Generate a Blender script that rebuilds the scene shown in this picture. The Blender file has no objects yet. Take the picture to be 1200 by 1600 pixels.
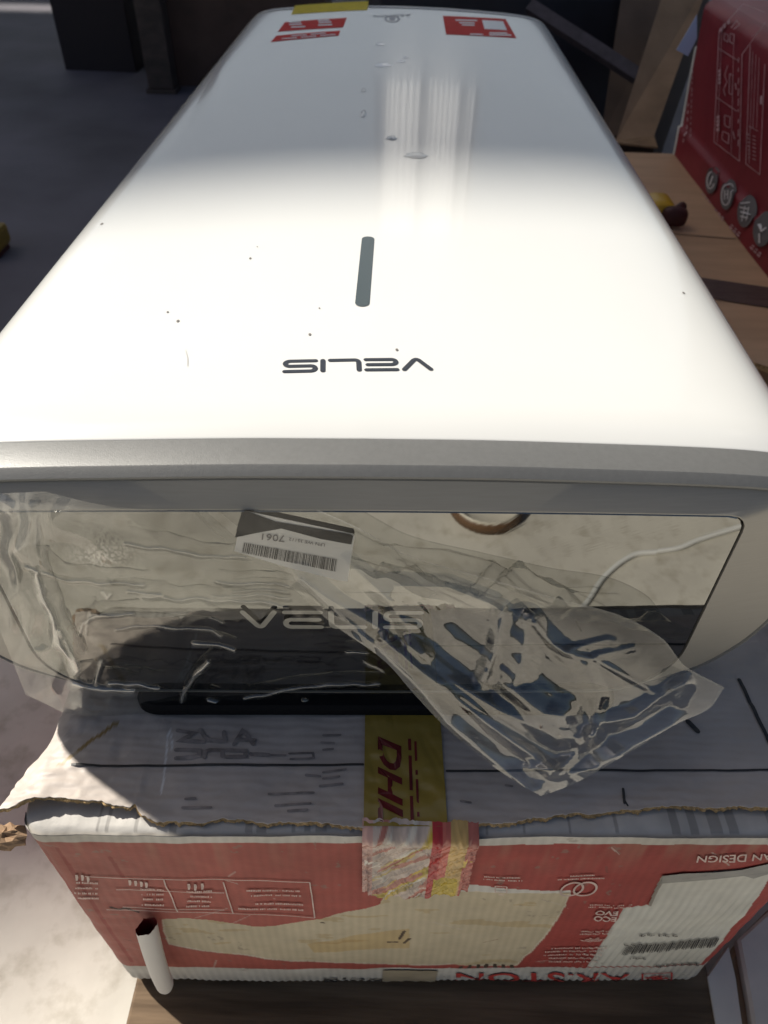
import bpy, math, random
import numpy as np
from mathutils import Vector, Matrix, noise
random.seed(7)
rng = np.random.default_rng(7)
SC = bpy.context.scene
COL = SC.collection

# ------------------------------------------------------------------ camera
F_PX = 1166.0                                    # focal length in photo pixels (1200 x 1600)
CAM = np.array([0.0, -0.22, 0.485])
_y = np.array([50, 1090, F_PX]); _y /= np.linalg.norm(_y)
_d = np.array([-32, -1245, F_PX]); _d /= np.linalg.norm(_d)
_z = -_d; _z = _z - _y * (_z @ _y); _z /= np.linalg.norm(_z)
_x = np.cross(_z, _y)
if _x[0] < 0: _x = -_x
ROT = np.stack([_x, _y, _z])
cam = bpy.data.cameras.new('camera'); camo = bpy.data.objects.new('camera', cam); COL.objects.link(camo)
M = Matrix.Identity(4)
for i in range(3):
    M[i][0] = ROT[i, 0]; M[i][1] = ROT[i, 1]; M[i][2] = -ROT[i, 2]; M[i][3] = CAM[i]
camo.matrix_world = M
cam.sensor_fit = 'VERTICAL'; cam.sensor_height = 36.0; cam.lens = F_PX / 1600 * 36
cam.clip_start = 0.02; cam.clip_end = 500
cam.dof.use_dof = True; cam.dof.focus_distance = 0.50; cam.dof.aperture_fstop = 11.0
SC.camera = camo

# ------------------------------------------------------------------ light
SX, SY = 0.90, 0.55                              # shadow shift per metre of height: +x and -y
SUN_DIR = Vector((-SX, SY, 1)).normalized()      # towards the sun
ELEV = math.asin(SUN_DIR.z)
w = bpy.data.worlds.new('World'); SC.world = w; w.use_nodes = True
nt = w.node_tree; bg = nt.nodes['Background']
sky = nt.nodes.new('ShaderNodeTexSky'); sky.sky_type = 'NISHITA'; sky.sun_disc = False; sky.dust_density = 4.0; sky.ozone_density = 0.6
sky.sun_elevation = ELEV; sky.sun_rotation = math.atan2(SUN_DIR.x, SUN_DIR.y)
nt.links.new(sky.outputs[0], bg.inputs[0]); bg.inputs[1].default_value = 0.05
sl = bpy.data.lights.new('sun', 'SUN'); sl.energy = 5.0; sl.angle = math.radians(1.3); sl.color = (1, 0.95, 0.86)
so = bpy.data.objects.new('sun', sl); COL.objects.link(so)
so.rotation_euler = SUN_DIR.to_track_quat('Z', 'Y').to_euler(); so.location = (-4, 3, 6)
SC.view_settings.view_transform = 'Standard'; SC.view_settings.look = 'None'
SC.view_settings.exposure = 0.65; SC.view_settings.gamma = 1.0
SC.cycles.max_bounces = 10; SC.cycles.transparent_max_bounces = 24; SC.cycles.glossy_bounces = 6
SC.cycles.caustics_reflective = False; SC.cycles.caustics_refractive = False
SC.cycles.use_denoising = True

# ------------------------------------------------------------------ helpers
def ray(px, py):
    d = np.array([px - 600, 800 - py, F_PX]); return ROT @ (d / np.linalg.norm(d))
def onz(px, py, z=0.0):
    d = ray(px, py); return CAM + (z - CAM[2]) / d[2] * d
def ony(px, py, y):
    d = ray(px, py); return CAM + (y - CAM[1]) / d[1] * d
def onx(px, py, x):
    d = ray(px, py); return CAM + (x - CAM[0]) / d[0] * d
def onplane(px, py, p0, n):
    d = ray(px, py); return CAM + ((p0 - CAM) @ n) / (d @ n) * d

def tag(o, label=None, cat=None, group=None, kind=None):
    if label: o['label'] = label
    if cat: o['category'] = cat
    if group: o['group'] = group
    if kind: o['kind'] = kind
    return o
def empty(name, loc, label, cat, group=None):
    o = bpy.data.objects.new(name, None); COL.objects.link(o); o.location = loc
    o.empty_display_size = 0.05
    return tag(o, label, cat, group)
def obj(name, me, mat=None, parent=None, smooth=False):
    if mat is not None:
        me.materials.clear()
        for m in (mat if isinstance(mat, (list, tuple)) else [mat]): me.materials.append(m)
    o = bpy.data.objects.new(name, me); COL.objects.link(o)
    if parent:
        o.parent = parent
        o.matrix_parent_inverse = Matrix.Translation(-Vector(world_loc(parent)))
    if smooth: me.shade_smooth()
    if smooth == 'edges': me.set_sharp_from_angle(angle=math.radians(24))
    return o
def world_loc(o):
    l = Vector(o.location)
    while o.parent:
        l = l + Vector(o.matrix_parent_inverse.to_translation()); o = o.parent; l = l + Vector(o.location)
    return l
def mesh(name, verts, faces):
    me = bpy.data.meshes.new(name); me.from_pydata([tuple(map(float, v)) for v in verts], [], faces); me.update(); return me
def grid_mesh(name, P, colors=None, attrs=None, wrap=False):
    """P: (nv, nu, 3) array of points -> quad grid"""
    nv, nu = P.shape[:2]
    idx = np.arange(nv * nu).reshape(nv, nu)
    if wrap: idx = np.concatenate([idx, idx[:, :1]], 1)
    q = np.stack([idx[:-1, :-1], idx[:-1, 1:], idx[1:, 1:], idx[1:, :-1]], -1).reshape(-1, 4)
    me = bpy.data.meshes.new(name)
    me.vertices.add(nv * nu); me.vertices.foreach_set('co', P.reshape(-1).astype(np.float32))
    me.loops.add(q.size); me.loops.foreach_set('vertex_index', q.reshape(-1).astype(np.int32))
    me.polygons.add(len(q)); me.polygons.foreach_set('loop_start', (np.arange(len(q)) * 4).astype(np.int32))
    me.update(calc_edges=True)
    if colors is not None:
        a = me.color_attributes.new('print', 'FLOAT_COLOR', 'POINT')
        c = np.ones((nv * nu, 4), np.float32); c[:, :3] = colors.reshape(-1, 3); a.data.foreach_set('color', c.reshape(-1))
    for k, v in (attrs or {}).items():
        a = me.attributes.new(k, 'FLOAT', 'POINT'); a.data.foreach_set('value', v.reshape(-1).astype(np.float32))
    return me
def loft(name, rings, close=True, cap0=False, cap1=False):
    n = len(rings[0]); vs = [p for r in rings for p in r]; fs = []
    m = n if close else n - 1
    for k in range(len(rings) - 1):
        for i in range(m):
            j = (i + 1) % n
            fs.append((k * n + i, k * n + j, (k + 1) * n + j, (k + 1) * n + i))
    if cap0: fs.append(tuple(range(n))[::-1])
    if cap1: fs.append(tuple((len(rings) - 1) * n + i for i in range(n)))
    return mesh(name, vs, fs)
def bevel_box(name, sx, sy, sz, b=0.004):
    """box with base at z=0, chamfered edges"""
    import bmesh
    bm = bmesh.new(); bmesh.ops.create_cube(bm, size=1)
    for v in bm.verts: v.co = Vector((v.co.x * sx, v.co.y * sy, (v.co.z + .5) * sz))
    bmesh.ops.bevel(bm, geom=bm.edges[:], offset=b, segments=2, affect='EDGES', profile=.6)
    me = bpy.data.meshes.new(name); bm.to_mesh(me); bm.free(); return me
def tube(name, pts, r, n=10, cap=True):
    pts = [Vector(p) for p in pts]; rings = []
    up = Vector((0, 0, 1))
    for i, p in enumerate(pts):
        t = (pts[min(i + 1, len(pts) - 1)] - pts[max(i - 1, 0)]).normalized()
        a = t.cross(up if abs(t.z) < .9 else Vector((1, 0, 0))).normalized(); b = t.cross(a)
        rr = r[i] if isinstance(r, (list, tuple)) else r
        rings.append([p + rr * (math.cos(2 * math.pi * k / n) * a + math.sin(2 * math.pi * k / n) * b) for k in range(n)])
    return loft(name, rings, True, cap, cap)
def spline(pts, n):
    pts = np.array(pts, float); t = np.concatenate([[0], np.cumsum(np.linalg.norm(np.diff(pts, axis=0), axis=1))])
    m = np.zeros_like(pts)
    for i in range(len(pts)):
        a, b = max(i - 1, 0), min(i + 1, len(pts) - 1); m[i] = (pts[b] - pts[a]) / max(t[b] - t[a], 1e-9)
    out = []
    for s in np.linspace(0, t[-1], n):
        k = min(max(np.searchsorted(t, s, 'right') - 1, 0), len(pts) - 2); h = t[k + 1] - t[k]; q = (s - t[k]) / h
        out.append((2*q**3-3*q**2+1)*pts[k] + (q**3-2*q**2+q)*h*m[k] + (-2*q**3+3*q**2)*pts[k+1] + (q**3-q**2)*h*m[k+1])
    return np.array(out)
def inpoly(X, Y, poly):
    inside = np.zeros(X.shape, bool); n = len(poly); j = n - 1
    for i in range(n):
        xi, yi = poly[i][0], poly[i][1]; xj, yj = poly[j][0], poly[j][1]
        c = ((yi > Y) != (yj > Y)) & (X < (xj - xi) * (Y - yi) / ((yj - yi) if yj != yi else 1e-12) + xi)
        inside ^= c; j = i
    return inside
def segdist(X, Y, poly):
    d = np.full(X.shape, 1e9)
    for (ax, ay), (bx, by) in zip(poly[:-1], poly[1:]):
        vx, vy = bx - ax, by - ay; L = vx * vx + vy * vy + 1e-18
        t = np.clip(((X - ax) * vx + (Y - ay) * vy) / L, 0, 1)
        d = np.minimum(d, np.hypot(X - ax - t * vx, Y - ay - t * vy))
    return d
def vnoise(X, Y, s=1.0, seed=0, octaves=3):
    """cheap numpy value noise, -1..1"""
    out = np.zeros(np.shape(X)); amp = 1.0; tot = 0
    for o in range(octaves):
        r = np.random.default_rng(seed + 17 * o).random((128, 128)) * 2 - 1
        x = np.asarray(X) * s * 2**o + 31.7 * o; y = np.asarray(Y) * s * 2**o + 11.3 * o
        xi = np.floor(x).astype(int); yi = np.floor(y).astype(int); fx = x - xi; fy = y - yi
        fx = fx * fx * (3 - 2 * fx); fy = fy * fy * (3 - 2 * fy)
        g = lambda a, b: r[a % 128, b % 128]
        out += amp * ((g(xi, yi) * (1 - fx) + g(xi + 1, yi) * fx) * (1 - fy) + (g(xi, yi + 1) * (1 - fx) + g(xi + 1, yi + 1) * fx) * fy)
        tot += amp; amp *= .5
    return out / tot
def pnoise(X, Y, s=1.0, seed=0, octaves=2):
    x = (np.asarray(X) * s + seed * 7.13).ravel(); y = (np.asarray(Y) * s - seed * 3.71).ravel(); out = np.zeros(x.size); amp = 1; tot = 0
    for o in range(octaves):
        out += amp * np.array([noise.noise(Vector((a, b, seed + o * 9.7))) for a, b in zip(x * 2**o, y * 2**o)]); tot += amp; amp *= .45
    return (out / tot).reshape(np.shape(X)) * 1.6
def strokes(pl, wd, caps=6):
    """flat 2-D ribbon with round ends along polyline pl -> verts2d, faces"""
    pl = [np.array(p, float) for p in pl]; n = len(pl); L = []; Rr = []
    for i in range(n):
        a = pl[i] - pl[i - 1] if i else pl[1] - pl[0]; b = pl[i + 1] - pl[i] if i < n - 1 else a
        a = a / np.linalg.norm(a); b = b / np.linalg.norm(b); t = a + b; t /= np.linalg.norm(t)
        nrm = np.array([-t[1], t[0]]); k = 1 / max(.45, float(np.dot(nrm, [-a[1], a[0]])))
        L.append(pl[i] + nrm * wd / 2 * k); Rr.append(pl[i] - nrm * wd / 2 * k)
    vs = []; fs = []
    for i in range(n): vs += [L[i], Rr[i]]
    for i in range(n - 1): fs.append((2 * i, 2 * i + 1, 2 * i + 3, 2 * i + 2))
    if caps:
        for end, q, t in ((0, pl[0], pl[0] - pl[1]), (n - 1, pl[-1], pl[-1] - pl[-2])):
            t = t / np.linalg.norm(t); base = math.atan2(t[1], t[0])
            ids = [2 * end + 1, *[None] * (caps - 1), 2 * end]
            lo = vs[ids[0]] - q; a0 = math.atan2(lo[1], lo[0]); da = (base - a0 + math.pi) % (2 * math.pi) - math.pi
            for k in range(1, caps):
                a = a0 + 2 * da * k / caps; vs.append(q + wd / 2 * np.array([math.cos(a), math.sin(a)])); ids[k] = len(vs) - 1
            fs.append(tuple(ids))
    return vs, fs
def flat_mesh(name, parts, fn):
    """parts: list of (verts2d, faces); fn maps (u,v) -> 3-D"""
    V = []; Fc = []
    for vs, fs in parts:
        o = len(V); V += [fn(p[0], p[1]) for p in vs]; Fc += [tuple(o + i for i in f) for f in fs]
    return mesh(name, V, Fc)
def rect(u0, v0, u1, v1, nx=1):
    vs = []; fs = []
    for i in range(nx + 1):
        u = u0 + (u1 - u0) * i / nx; vs += [(u, v0), (u, v1)]
    for i in range(nx): fs.append((2 * i, 2 * i + 2, 2 * i + 3, 2 * i + 1))
    return vs, fs
def poly2(pts): return list(pts), [tuple(range(len(pts)))]
def ring2(cu, cv, r0, r1, ku=1, kv=1, n=28):
    vs = []; fs = []
    for i in range(n):
        a = 2 * math.pi * i / n
        vs += [(cu + ku * r0 * math.cos(a), cv + kv * r0 * math.sin(a)), (cu + ku * r1 * math.cos(a), cv + kv * r1 * math.sin(a))]
    for i in range(n):
        j = (i + 1) % n; fs.append((2 * i, 2 * j, 2 * j + 1, 2 * i + 1))
    return vs, fs
def disc2(cu, cv, r, ku=1, kv=1, n=24):
    return [(cu + ku * r * math.cos(2 * math.pi * i / n), cv + kv * r * math.sin(2 * math.pi * i / n)) for i in range(n)], [tuple(range(n))]
def text2(s, shear=0.0, bold=0.0):
    """word as 2-D triangles normalised to the unit box"""
    c = bpy.data.curves.new('word', 'FONT'); c.body = s; c.resolution_u = 3; c.shear = shear; c.offset = bold
    o = bpy.data.objects.new('word', c); COL.objects.link(o)
    dg = bpy.context.evaluated_depsgraph_get(); me = bpy.data.meshes.new_from_object(o.evaluated_get(dg))
    vs = np.array([v.co[:2] for v in me.vertices]); fs = [tuple(p.vertices) for p in me.polygons]
    bpy.data.objects.remove(o); bpy.data.curves.remove(c); bpy.data.meshes.remove(me)
    lo, hi = vs.min(0), vs.max(0); return (vs - lo) / (hi - lo), fs
def bilin(q):
    """q: four 2-D corners for unit (0,0),(1,0),(1,1),(0,1)"""
    q = [np.array(p, float) for p in q]
    return lambda p: (1 - p[0]) * (1 - p[1]) * q[0] + p[0] * (1 - p[1]) * q[1] + p[0] * p[1] * q[2] + (1 - p[0]) * p[1] * q[3]

# ------------------------------------------------------------------ materials
def mat(name, color, rough=0.5, metal=0.0, spec=0.5, var=0.0, vscale=8.0, bump=0.0, bscale=60.0, attr=None, coat=0.0, stretch=None, color2=None, detail=5.0):
    m = bpy.data.materials.new(name); m.use_nodes = True; n = m.node_tree.nodes; l = m.node_tree.links
    b = n['Principled BSDF']
    b.inputs['Roughness'].default_value = rough; b.inputs['Metallic'].default_value = metal
    b.inputs['Specular IOR Level'].default_value = spec; b.inputs['Coat Weight'].default_value = coat; b.inputs['Coat Roughness'].default_value = .05
    tc = n.new('ShaderNodeTexCoord'); mp = n.new('ShaderNodeMapping'); l.new(tc.outputs['Object'], mp.inputs[0])
    if stretch: mp.inputs['Scale'].default_value = stretch
    src = None
    if attr:
        a = n.new('ShaderNodeAttribute'); a.attribute_name = attr; src = a.outputs['Color']
    no = n.new('ShaderNodeTexNoise'); no.inputs['Scale'].default_value = vscale; no.inputs['Detail'].default_value = detail
    l.new(mp.outputs[0], no.inputs['Vector'])
    if color2 is not None:
        mx = n.new('ShaderNodeMix'); mx.data_type = 'RGBA'
        rp = n.new('ShaderNodeMapRange'); rp.inputs[1].default_value = .35; rp.inputs[2].default_value = .65
        l.new(no.outputs['Fac'], rp.inputs[0]); l.new(rp.outputs[0], mx.inputs[0])
        mx.inputs[6].default_value = (*color, 1); mx.inputs[7].default_value = (*color2, 1); l.new(mx.outputs[2], b.inputs['Base Color'])
    elif var > 0 or attr:
        mr = n.new('ShaderNodeMapRange'); mr.inputs[3].default_value = 1 - var; mr.inputs[4].default_value = 1 + var
        mr.inputs[1].default_value = .3; mr.inputs[2].default_value = .7
        l.new(no.outputs['Fac'], mr.inputs[0])
        vm = n.new('ShaderNodeVectorMath'); vm.operation = 'SCALE'
        if src: l.new(src, vm.inputs[0])
        else: vm.inputs[0].default_value = color
        l.new(mr.outputs[0], vm.inputs['Scale']); l.new(vm.outputs[0], b.inputs['Base Color'])
    else: b.inputs['Base Color'].default_value = (*color, 1)
    if bump > 0:
        n2 = n.new('ShaderNodeTexNoise'); n2.inputs['Scale'].default_value = bscale; n2.inputs['Detail'].default_value = 4
        l.new(mp.outputs[0], n2.inputs['Vector'])
        bp = n.new('ShaderNodeBump'); bp.inputs['Strength'].default_value = bump; bp.inputs['Distance'].default_value = .002
        l.new(n2.outputs['Fac'], bp.inputs['Height']); l.new(bp.outputs[0], b.inputs['Normal'])
    return m
def add_flutes(m, axis, period, strength, dist=0.0006):
    """corrugation relief showing through paper"""
    n = m.node_tree.nodes; l = m.node_tree.links; b = n['Principled BSDF']
    tc = n.new('ShaderNodeTexCoord'); wv = n.new('ShaderNodeTexWave'); wv.bands_direction = axis; wv.inputs['Scale'].default_value = 0.314 / period
    wv.inputs['Distortion'].default_value = 3.5; wv.inputs['Detail'].default_value = 2; wv.inputs['Detail Scale'].default_value = .6
    l.new(tc.outputs['Object'], wv.inputs['Vector'])
    bp = n.new('ShaderNodeBump'); bp.inputs['Strength'].default_value = strength; bp.inputs['Distance'].default_value = dist
    l.new(wv.outputs['Fac'], bp.inputs['Height'])
    if b.inputs['Normal'].links: l.new(b.inputs['Normal'].links[0].from_socket, bp.inputs['Normal'])
    l.new(bp.outputs[0], b.inputs['Normal'])

WHITE = mat('white_enamel', (.60, .60, .58), rough=.16, spec=.5, coat=.3, var=.012, vscale=3)
SILVER = mat('silver_paint', (.155, .155, .15), rough=.42, metal=.3, bump=.10, bscale=1400, var=.05, vscale=300)
BEZEL = mat('grey_bezel', (.29, .272, .238), rough=.40, metal=.15, var=.04, vscale=40, stretch=(1, 1, 30))
MIRROR = mat('tinted_mirror', (.232, .231, .218), rough=.02, metal=1.0)
BLACK = mat('matt_black', (.008, .008, .009), rough=.8, spec=.15)
GAP = mat('dark_gap', (.006, .006, .006), rough=.8)
INK = mat('dark_grey_ink', (.028, .032, .042), rough=.35)
BARM = mat('slate_bar', (.055, .07, .075), rough=.22)
KRAFT = mat('brown_card', (.29, .19, .11), rough=.85, spec=.2, var=.16, vscale=30, bump=.4, bscale=120)
KRAFTEDGE = mat('torn_card_edge', (.36, .25, .13), rough=.95, spec=.1, var=.4, vscale=220, bump=1.0, bscale=500)
DKRAFT = mat('dull_brown_card', (.28, .185, .115), rough=.85, spec=.2, var=.2, vscale=12, bump=.3, bscale=90)
WPAPER = mat('white_paper', (.62, .60, .55), rough=.7, spec=.25, var=.08, vscale=25, bump=.3, bscale=150)
WINK = mat('white_print', (.47, .36, .32), rough=.6, var=.2, vscale=90)
REDINK = mat('red_print', (.42, .035, .03), rough=.55, var=.15, vscale=60)
BLKINK = mat('black_print', (.03, .028, .027), rough=.6, var=.3, vscale=90)
FADEINK = mat('faded_black_print', (.235, .205, .19), rough=.65, var=.35, vscale=120)
DARKRED = mat('dark_red_card', (.225, .022, .032), rough=.5, spec=.3, var=.12, vscale=14, bump=.2, bscale=40)
PRINT = mat('printed_card', (1, 1, 1), rough=.62, spec=.3, var=.07, vscale=45, bump=.25, bscale=110, attr='print')
TOPPRINT = mat('printed_top_card', (1, 1, 1), rough=.5, spec=.35, var=.06, vscale=35, bump=.2, bscale=90, attr='print')
add_flutes(TOPPRINT, 'Y', .0062, .30)
TAPE = mat('yellow_tape', (1, 1, 1), rough=.18, spec=.5, var=.05, vscale=30, bump=.15, bscale=60, attr='print')
YSTICK = mat('yellow_sticker', (.58, .45, .01), rough=.6, spec=.1, var=.1, vscale=80)
RSTICK = mat('red_sticker', (.55, .02, .018), rough=.6, spec=.08, var=.08, vscale=60)
STWHITE = mat('sticker_white', (.62, .63, .66), rough=.3)
WOOD = mat('worn_wood', (.085, .055, .032), rough=.75, spec=.25, color2=(.17, .115, .07), vscale=6, stretch=(1, 12, 6), bump=.5, bscale=14)
DWOOD = mat('dark_wood', (.05, .036, .03), rough=.7, color2=(.085, .06, .05), vscale=7, stretch=(2, 14, 4), bump=.4, bscale=14)
BROWNPLY = mat('brown_sheet', (.56, .36, .215), rough=.6, spec=.3, var=.12, vscale=5, stretch=(1.0, 5, 1), bump=.15, bscale=30)
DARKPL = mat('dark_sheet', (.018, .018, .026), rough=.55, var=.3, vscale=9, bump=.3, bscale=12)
PALE = mat('pale_card', (.62, .55, .47), rough=.7, var=.14, vscale=14, bump=.5, bscale=25)
YTOOL = mat('yellow_plastic', (.62, .36, .01), rough=.4)
DTOOL = mat('brown_rubber', (.07, .018, .016), rough=.6)
BLUEPAP = mat('blue_grey_paper', (.42, .46, .60), rough=.5)
TAN = mat('bare_card', (.47, .40, .27), rough=.85)
CABLE = mat('white_cable', (.72, .72, .70), rough=.4)
STEEL = mat('painted_steel', (.30, .31, .33), rough=.6, var=.1, vscale=2)
ROOFM = mat('roof_underside', (.22, .22, .23), rough=.7, var=.1, vscale=1.0)

def concrete():
    m = mat('concrete', (.50, .47, .41), rough=.8, spec=.25, bump=.5, bscale=35)
    n = m.node_tree.nodes; l = m.node_tree.links; b = n['Principled BSDF']
    tc = n.new('ShaderNodeTexCoord')
    def N(s, d=6, rough=.6):
        t = n.new('ShaderNodeTexNoise'); t.inputs['Scale'].default_value = s; t.inputs['Detail'].default_value = d; t.inputs['Roughness'].default_value = rough
        l.new(tc.outputs['Object'], t.inputs['Vector']); return t.outputs['Fac']
    r = n.new('ShaderNodeValToRGB'); l.new(N(2.6), r.inputs[0])
    r.color_ramp.elements[0].position = .32; r.color_ramp.elements[0].color = (.42, .395, .35, 1)
    r.color_ramp.elements[1].position = .62; r.color_ramp.elements[1].color = (.64, .61, .54, 1)
    r2 = n.new('ShaderNodeValToRGB'); l.new(N(26, 5), r2.inputs[0])
    r2.color_ramp.elements[0].position = .28; r2.color_ramp.elements[0].color = (.72, .70, .66, 1)
    r2.color_ramp.elements[1].position = .5; r2.color_ramp.elements[1].color = (1, 1, 1, 1)
    mx = n.new('ShaderNodeMix'); mx.data_type = 'RGBA'; mx.blend_type = 'MULTIPLY'; mx.inputs[0].default_value = 1
    l.new(r.outputs[0], mx.inputs[6]); l.new(r2.outputs[0], mx.inputs[7]); l.new(mx.outputs[2], b.inputs['Base Color'])
    return m
CONC = concrete()

def film_material():
    m = bpy.data.materials.new('clear_film'); m.use_nodes = True; n = m.node_tree.nodes; l = m.node_tree.links
    n.remove(n['Principled BSDF']); out = n['Material Output']
    tr = n.new('ShaderNodeBsdfTransparent'); tr.inputs[0].default_value = (.90, .905, .895, 1)
    gl = n.new('ShaderNodeBsdfGlossy'); gl.inputs['Roughness'].default_value = .06; gl.inputs[0].default_value = (.97, .95, .91, 1)
    df = n.new('ShaderNodeBsdfDiffuse'); df.inputs[0].default_value = (.75, .75, .72, 1)
    ts = n.new('ShaderNodeBsdfTranslucent'); ts.inputs[0].default_value = (.75, .75, .72, 1)
    ge = n.new('ShaderNodeNewGeometry'); dt = n.new('ShaderNodeVectorMath'); dt.operation = 'DOT_PRODUCT'; l.new(ge.outputs['Incoming'], dt.inputs[0])
    def MA(op, a, b=None, clamp=False):
        q = n.new('ShaderNodeMath'); q.operation = op; q.use_clamp = clamp
        for k, v in enumerate((a, b)):
            if v is None: continue
            if isinstance(v, (int, float)): q.inputs[k].default_value = v
            else: l.new(v, q.inputs[k])
        return q.outputs[0]
    fr_ = MA('POWER', MA('SUBTRACT', 1.0, MA('ABSOLUTE', dt.outputs['Value']), True), 4.0)
    ga = n.new('ShaderNodeAttribute'); ga.attribute_name = 'gloss'
    mu = MA('ADD', MA('MULTIPLY', fr_, .80), ga.outputs['Fac'], True)
    tc = n.new('ShaderNodeTexCoord'); no = n.new('ShaderNodeTexNoise'); no.inputs['Scale'].default_value = 38; no.inputs['Detail'].default_value = 3
    l.new(tc.outputs['Object'], no.inputs['Vector'])
    bp = n.new('ShaderNodeBump'); bp.inputs['Strength'].default_value = .10; bp.inputs['Distance'].default_value = .003
    l.new(no.outputs['Fac'], bp.inputs['Height']); l.new(bp.outputs[0], gl.inputs['Normal']); l.new(bp.outputs[0], dt.inputs[1])
    hz = n.new('ShaderNodeAttribute'); hz.attribute_name = 'haze'
    ms = n.new('ShaderNodeMixShader'); ms.inputs[0].default_value = .5; l.new(df.outputs[0], ms.inputs[1]); l.new(ts.outputs[0], ms.inputs[2])
    m1 = n.new('ShaderNodeMixShader'); l.new(hz.outputs['Fac'], m1.inputs[0]); l.new(tr.outputs[0], m1.inputs[1]); l.new(ms.outputs[0], m1.inputs[2])
    m2 = n.new('ShaderNodeMixShader'); l.new(mu, m2.inputs[0]); l.new(m1.outputs[0], m2.inputs[1]); l.new(gl.outputs[0], m2.inputs[2])
    l.new(m2.outputs[0], out.inputs[0]); return m
FILM = film_material()
def pane_material():
    m = bpy.data.materials.new('fluted_sheet'); m.use_nodes = True; n = m.node_tree.nodes; l = m.node_tree.links
    n.remove(n['Principled BSDF']); out = n['Material Output']
    tr = n.new('ShaderNodeBsdfTransparent'); tr.inputs[0].default_value = (.95, .97, 1, 1)
    ts = n.new('ShaderNodeBsdfTranslucent'); ts.inputs[0].default_value = (.93, .95, .97, 1)
    mx = n.new('ShaderNodeMixShader'); mx.inputs[0].default_value = .88
    l.new(tr.outputs[0], mx.inputs[1]); l.new(ts.outputs[0], mx.inputs[2]); l.new(mx.outputs[0], out.inputs[0]); return m
PANE = pane_material()

SHEET = bpy.data.materials.new('milky_light_sheet'); SHEET.use_nodes = True  # translucent sheeting added to brighten what the enamel reflects
_n = SHEET.node_tree.nodes; _n.remove(_n['Principled BSDF']); _t = _n.new('ShaderNodeBsdfTranslucent'); _t.inputs[0].default_value = (.50, .545, .60, 1)
SHEET.node_tree.links.new(_t.outputs[0], _n['Material Output'].inputs[0])
# ------------------------------------------------------------------ setting
FLOOR_Z = -0.425
fl = obj('floor', mesh('floor', [(-60, -60, FLOOR_Z), (60, -60, FLOOR_Z), (60, 60, FLOOR_Z), (-60, 60, FLOOR_Z)], [(0, 1, 2, 3)]), CONC)
tag(fl, kind='structure')

sl_ = obj('shaded_floor_sheet', mesh('shaded_floor_sheet', [(-9, .80, FLOOR_Z + .004), (5, .80, FLOOR_Z + .004), (5, 9.0, FLOOR_Z + .004), (-9, 9.0, FLOOR_Z + .004)], [(0, 1, 2, 3)]), mat('shade_tone_floor', (.125, .113, .130), rough=.75, var=.3, vscale=2.2, bump=.2, bscale=20))  # darker copy of the floor, indoor shade put into its colour
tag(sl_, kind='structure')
# the warehouse behind: roof edge shades the far part of the scene
RZ, RY, BY = 6.0, 3.84, 9.0
wh = empty('warehouse', (0, BY, FLOOR_Z), 'open fronted warehouse whose roof shades the far end and shows as reflected window panes', 'building')
def boxm(name, x0, x1, y0, y1, z0, z1):
    v = [(x, y, z) for z in (z0, z1) for y in (y0, y1) for x in (x0, x1)]
    return mesh(name, v, [(0, 2, 3, 1), (4, 5, 7, 6), (0, 1, 5, 4), (2, 6, 7, 3), (0, 4, 6, 2), (1, 3, 7, 5)])
def joined(name, boxes):
    V = []; Fc = []
    for b in boxes:
        me = boxm('tmp', *b); o = len(V); V += [tuple(v.co) for v in me.vertices]; Fc += [tuple(o + i for i in p.vertices) for p in me.polygons]; bpy.data.meshes.remove(me)
    return mesh(name, V, Fc)
XL, XR = -12.0, 5.0
# roof slab whose front edge runs slightly askew, with a slot added near the back to throw a sunlit strip
SKX, SK0, SK1 = -7.78, 8.60, 8.85
rv = [(XL, RY + .15 * (XL + 5.2), RZ), (XR, RY + .15 * (XR + 5.2), RZ), (XR, SK0, RZ), (XL, SK0, RZ)]
obj('roof', mesh('roof', rv + [(x, y, z + .18) for x, y, z in rv], [(0, 3, 2, 1), (4, 5, 6, 7), (0, 1, 5, 4), (1, 2, 6, 5), (2, 3, 7, 6), (3, 0, 4, 7)]), ROOFM, wh)
obj('roof_back', joined('roof_back', [(SKX, XR, SK0 + .002, BY + .3, RZ, RZ + .18), (XL, SKX - .002, SK1, BY + .3, RZ, RZ + .18)]), ROOFM, wh)
k = BY / 5.0                                          # window seen mirrored in the enamel
wx0, wx1, wz0, wz1 = -.36, .98, 2.1, 3.9
dx0, dx1 = -5.6, -3.7                                # doorway
obj('back_wall', joined('back_wall', [(XL, XR, BY, BY + .2, FLOOR_Z, 1.0)]), STEEL, wh)
for a, b, z0, z1 in ((XL, XR, 1.003, wz0), (XL, wx0, wz0, wz1), (wx1, XR, wz0, wz1), (XL, XR, wz1, RZ - .003)):
    obj('added_light_sheet', boxm('added_light_sheet', a + .001, b - .001, BY + .10, BY + .106, z0 + .001, z1 - .001), SHEET, wh)  # added unseen sheets that light the heater's shaded far top
obj('side_wall', boxm('side_wall', XL - .2, XL, RY - .9, BY + .2, FLOOR_Z, RZ - .003), STEEL, wh)
obj('side_wall', boxm('side_wall', XR, XR + .2, RY + .6, BY + .2, FLOOR_Z, RZ - .003), STEEL, wh)
fr = obj('window_frame', joined('window_frame', [(wx0 + .003, wx0 + .03, BY - .03, BY + .1, wz0, wz1), (wx1 - .06, wx1 - .003, BY - .03, BY + .1, wz0, wz1),
    (.180, .220, BY - .03, BY + .1, wz0, wz1), (.74, .775, BY - .03, BY + .1, wz0, wz1)]), STEEL, wh)
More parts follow.
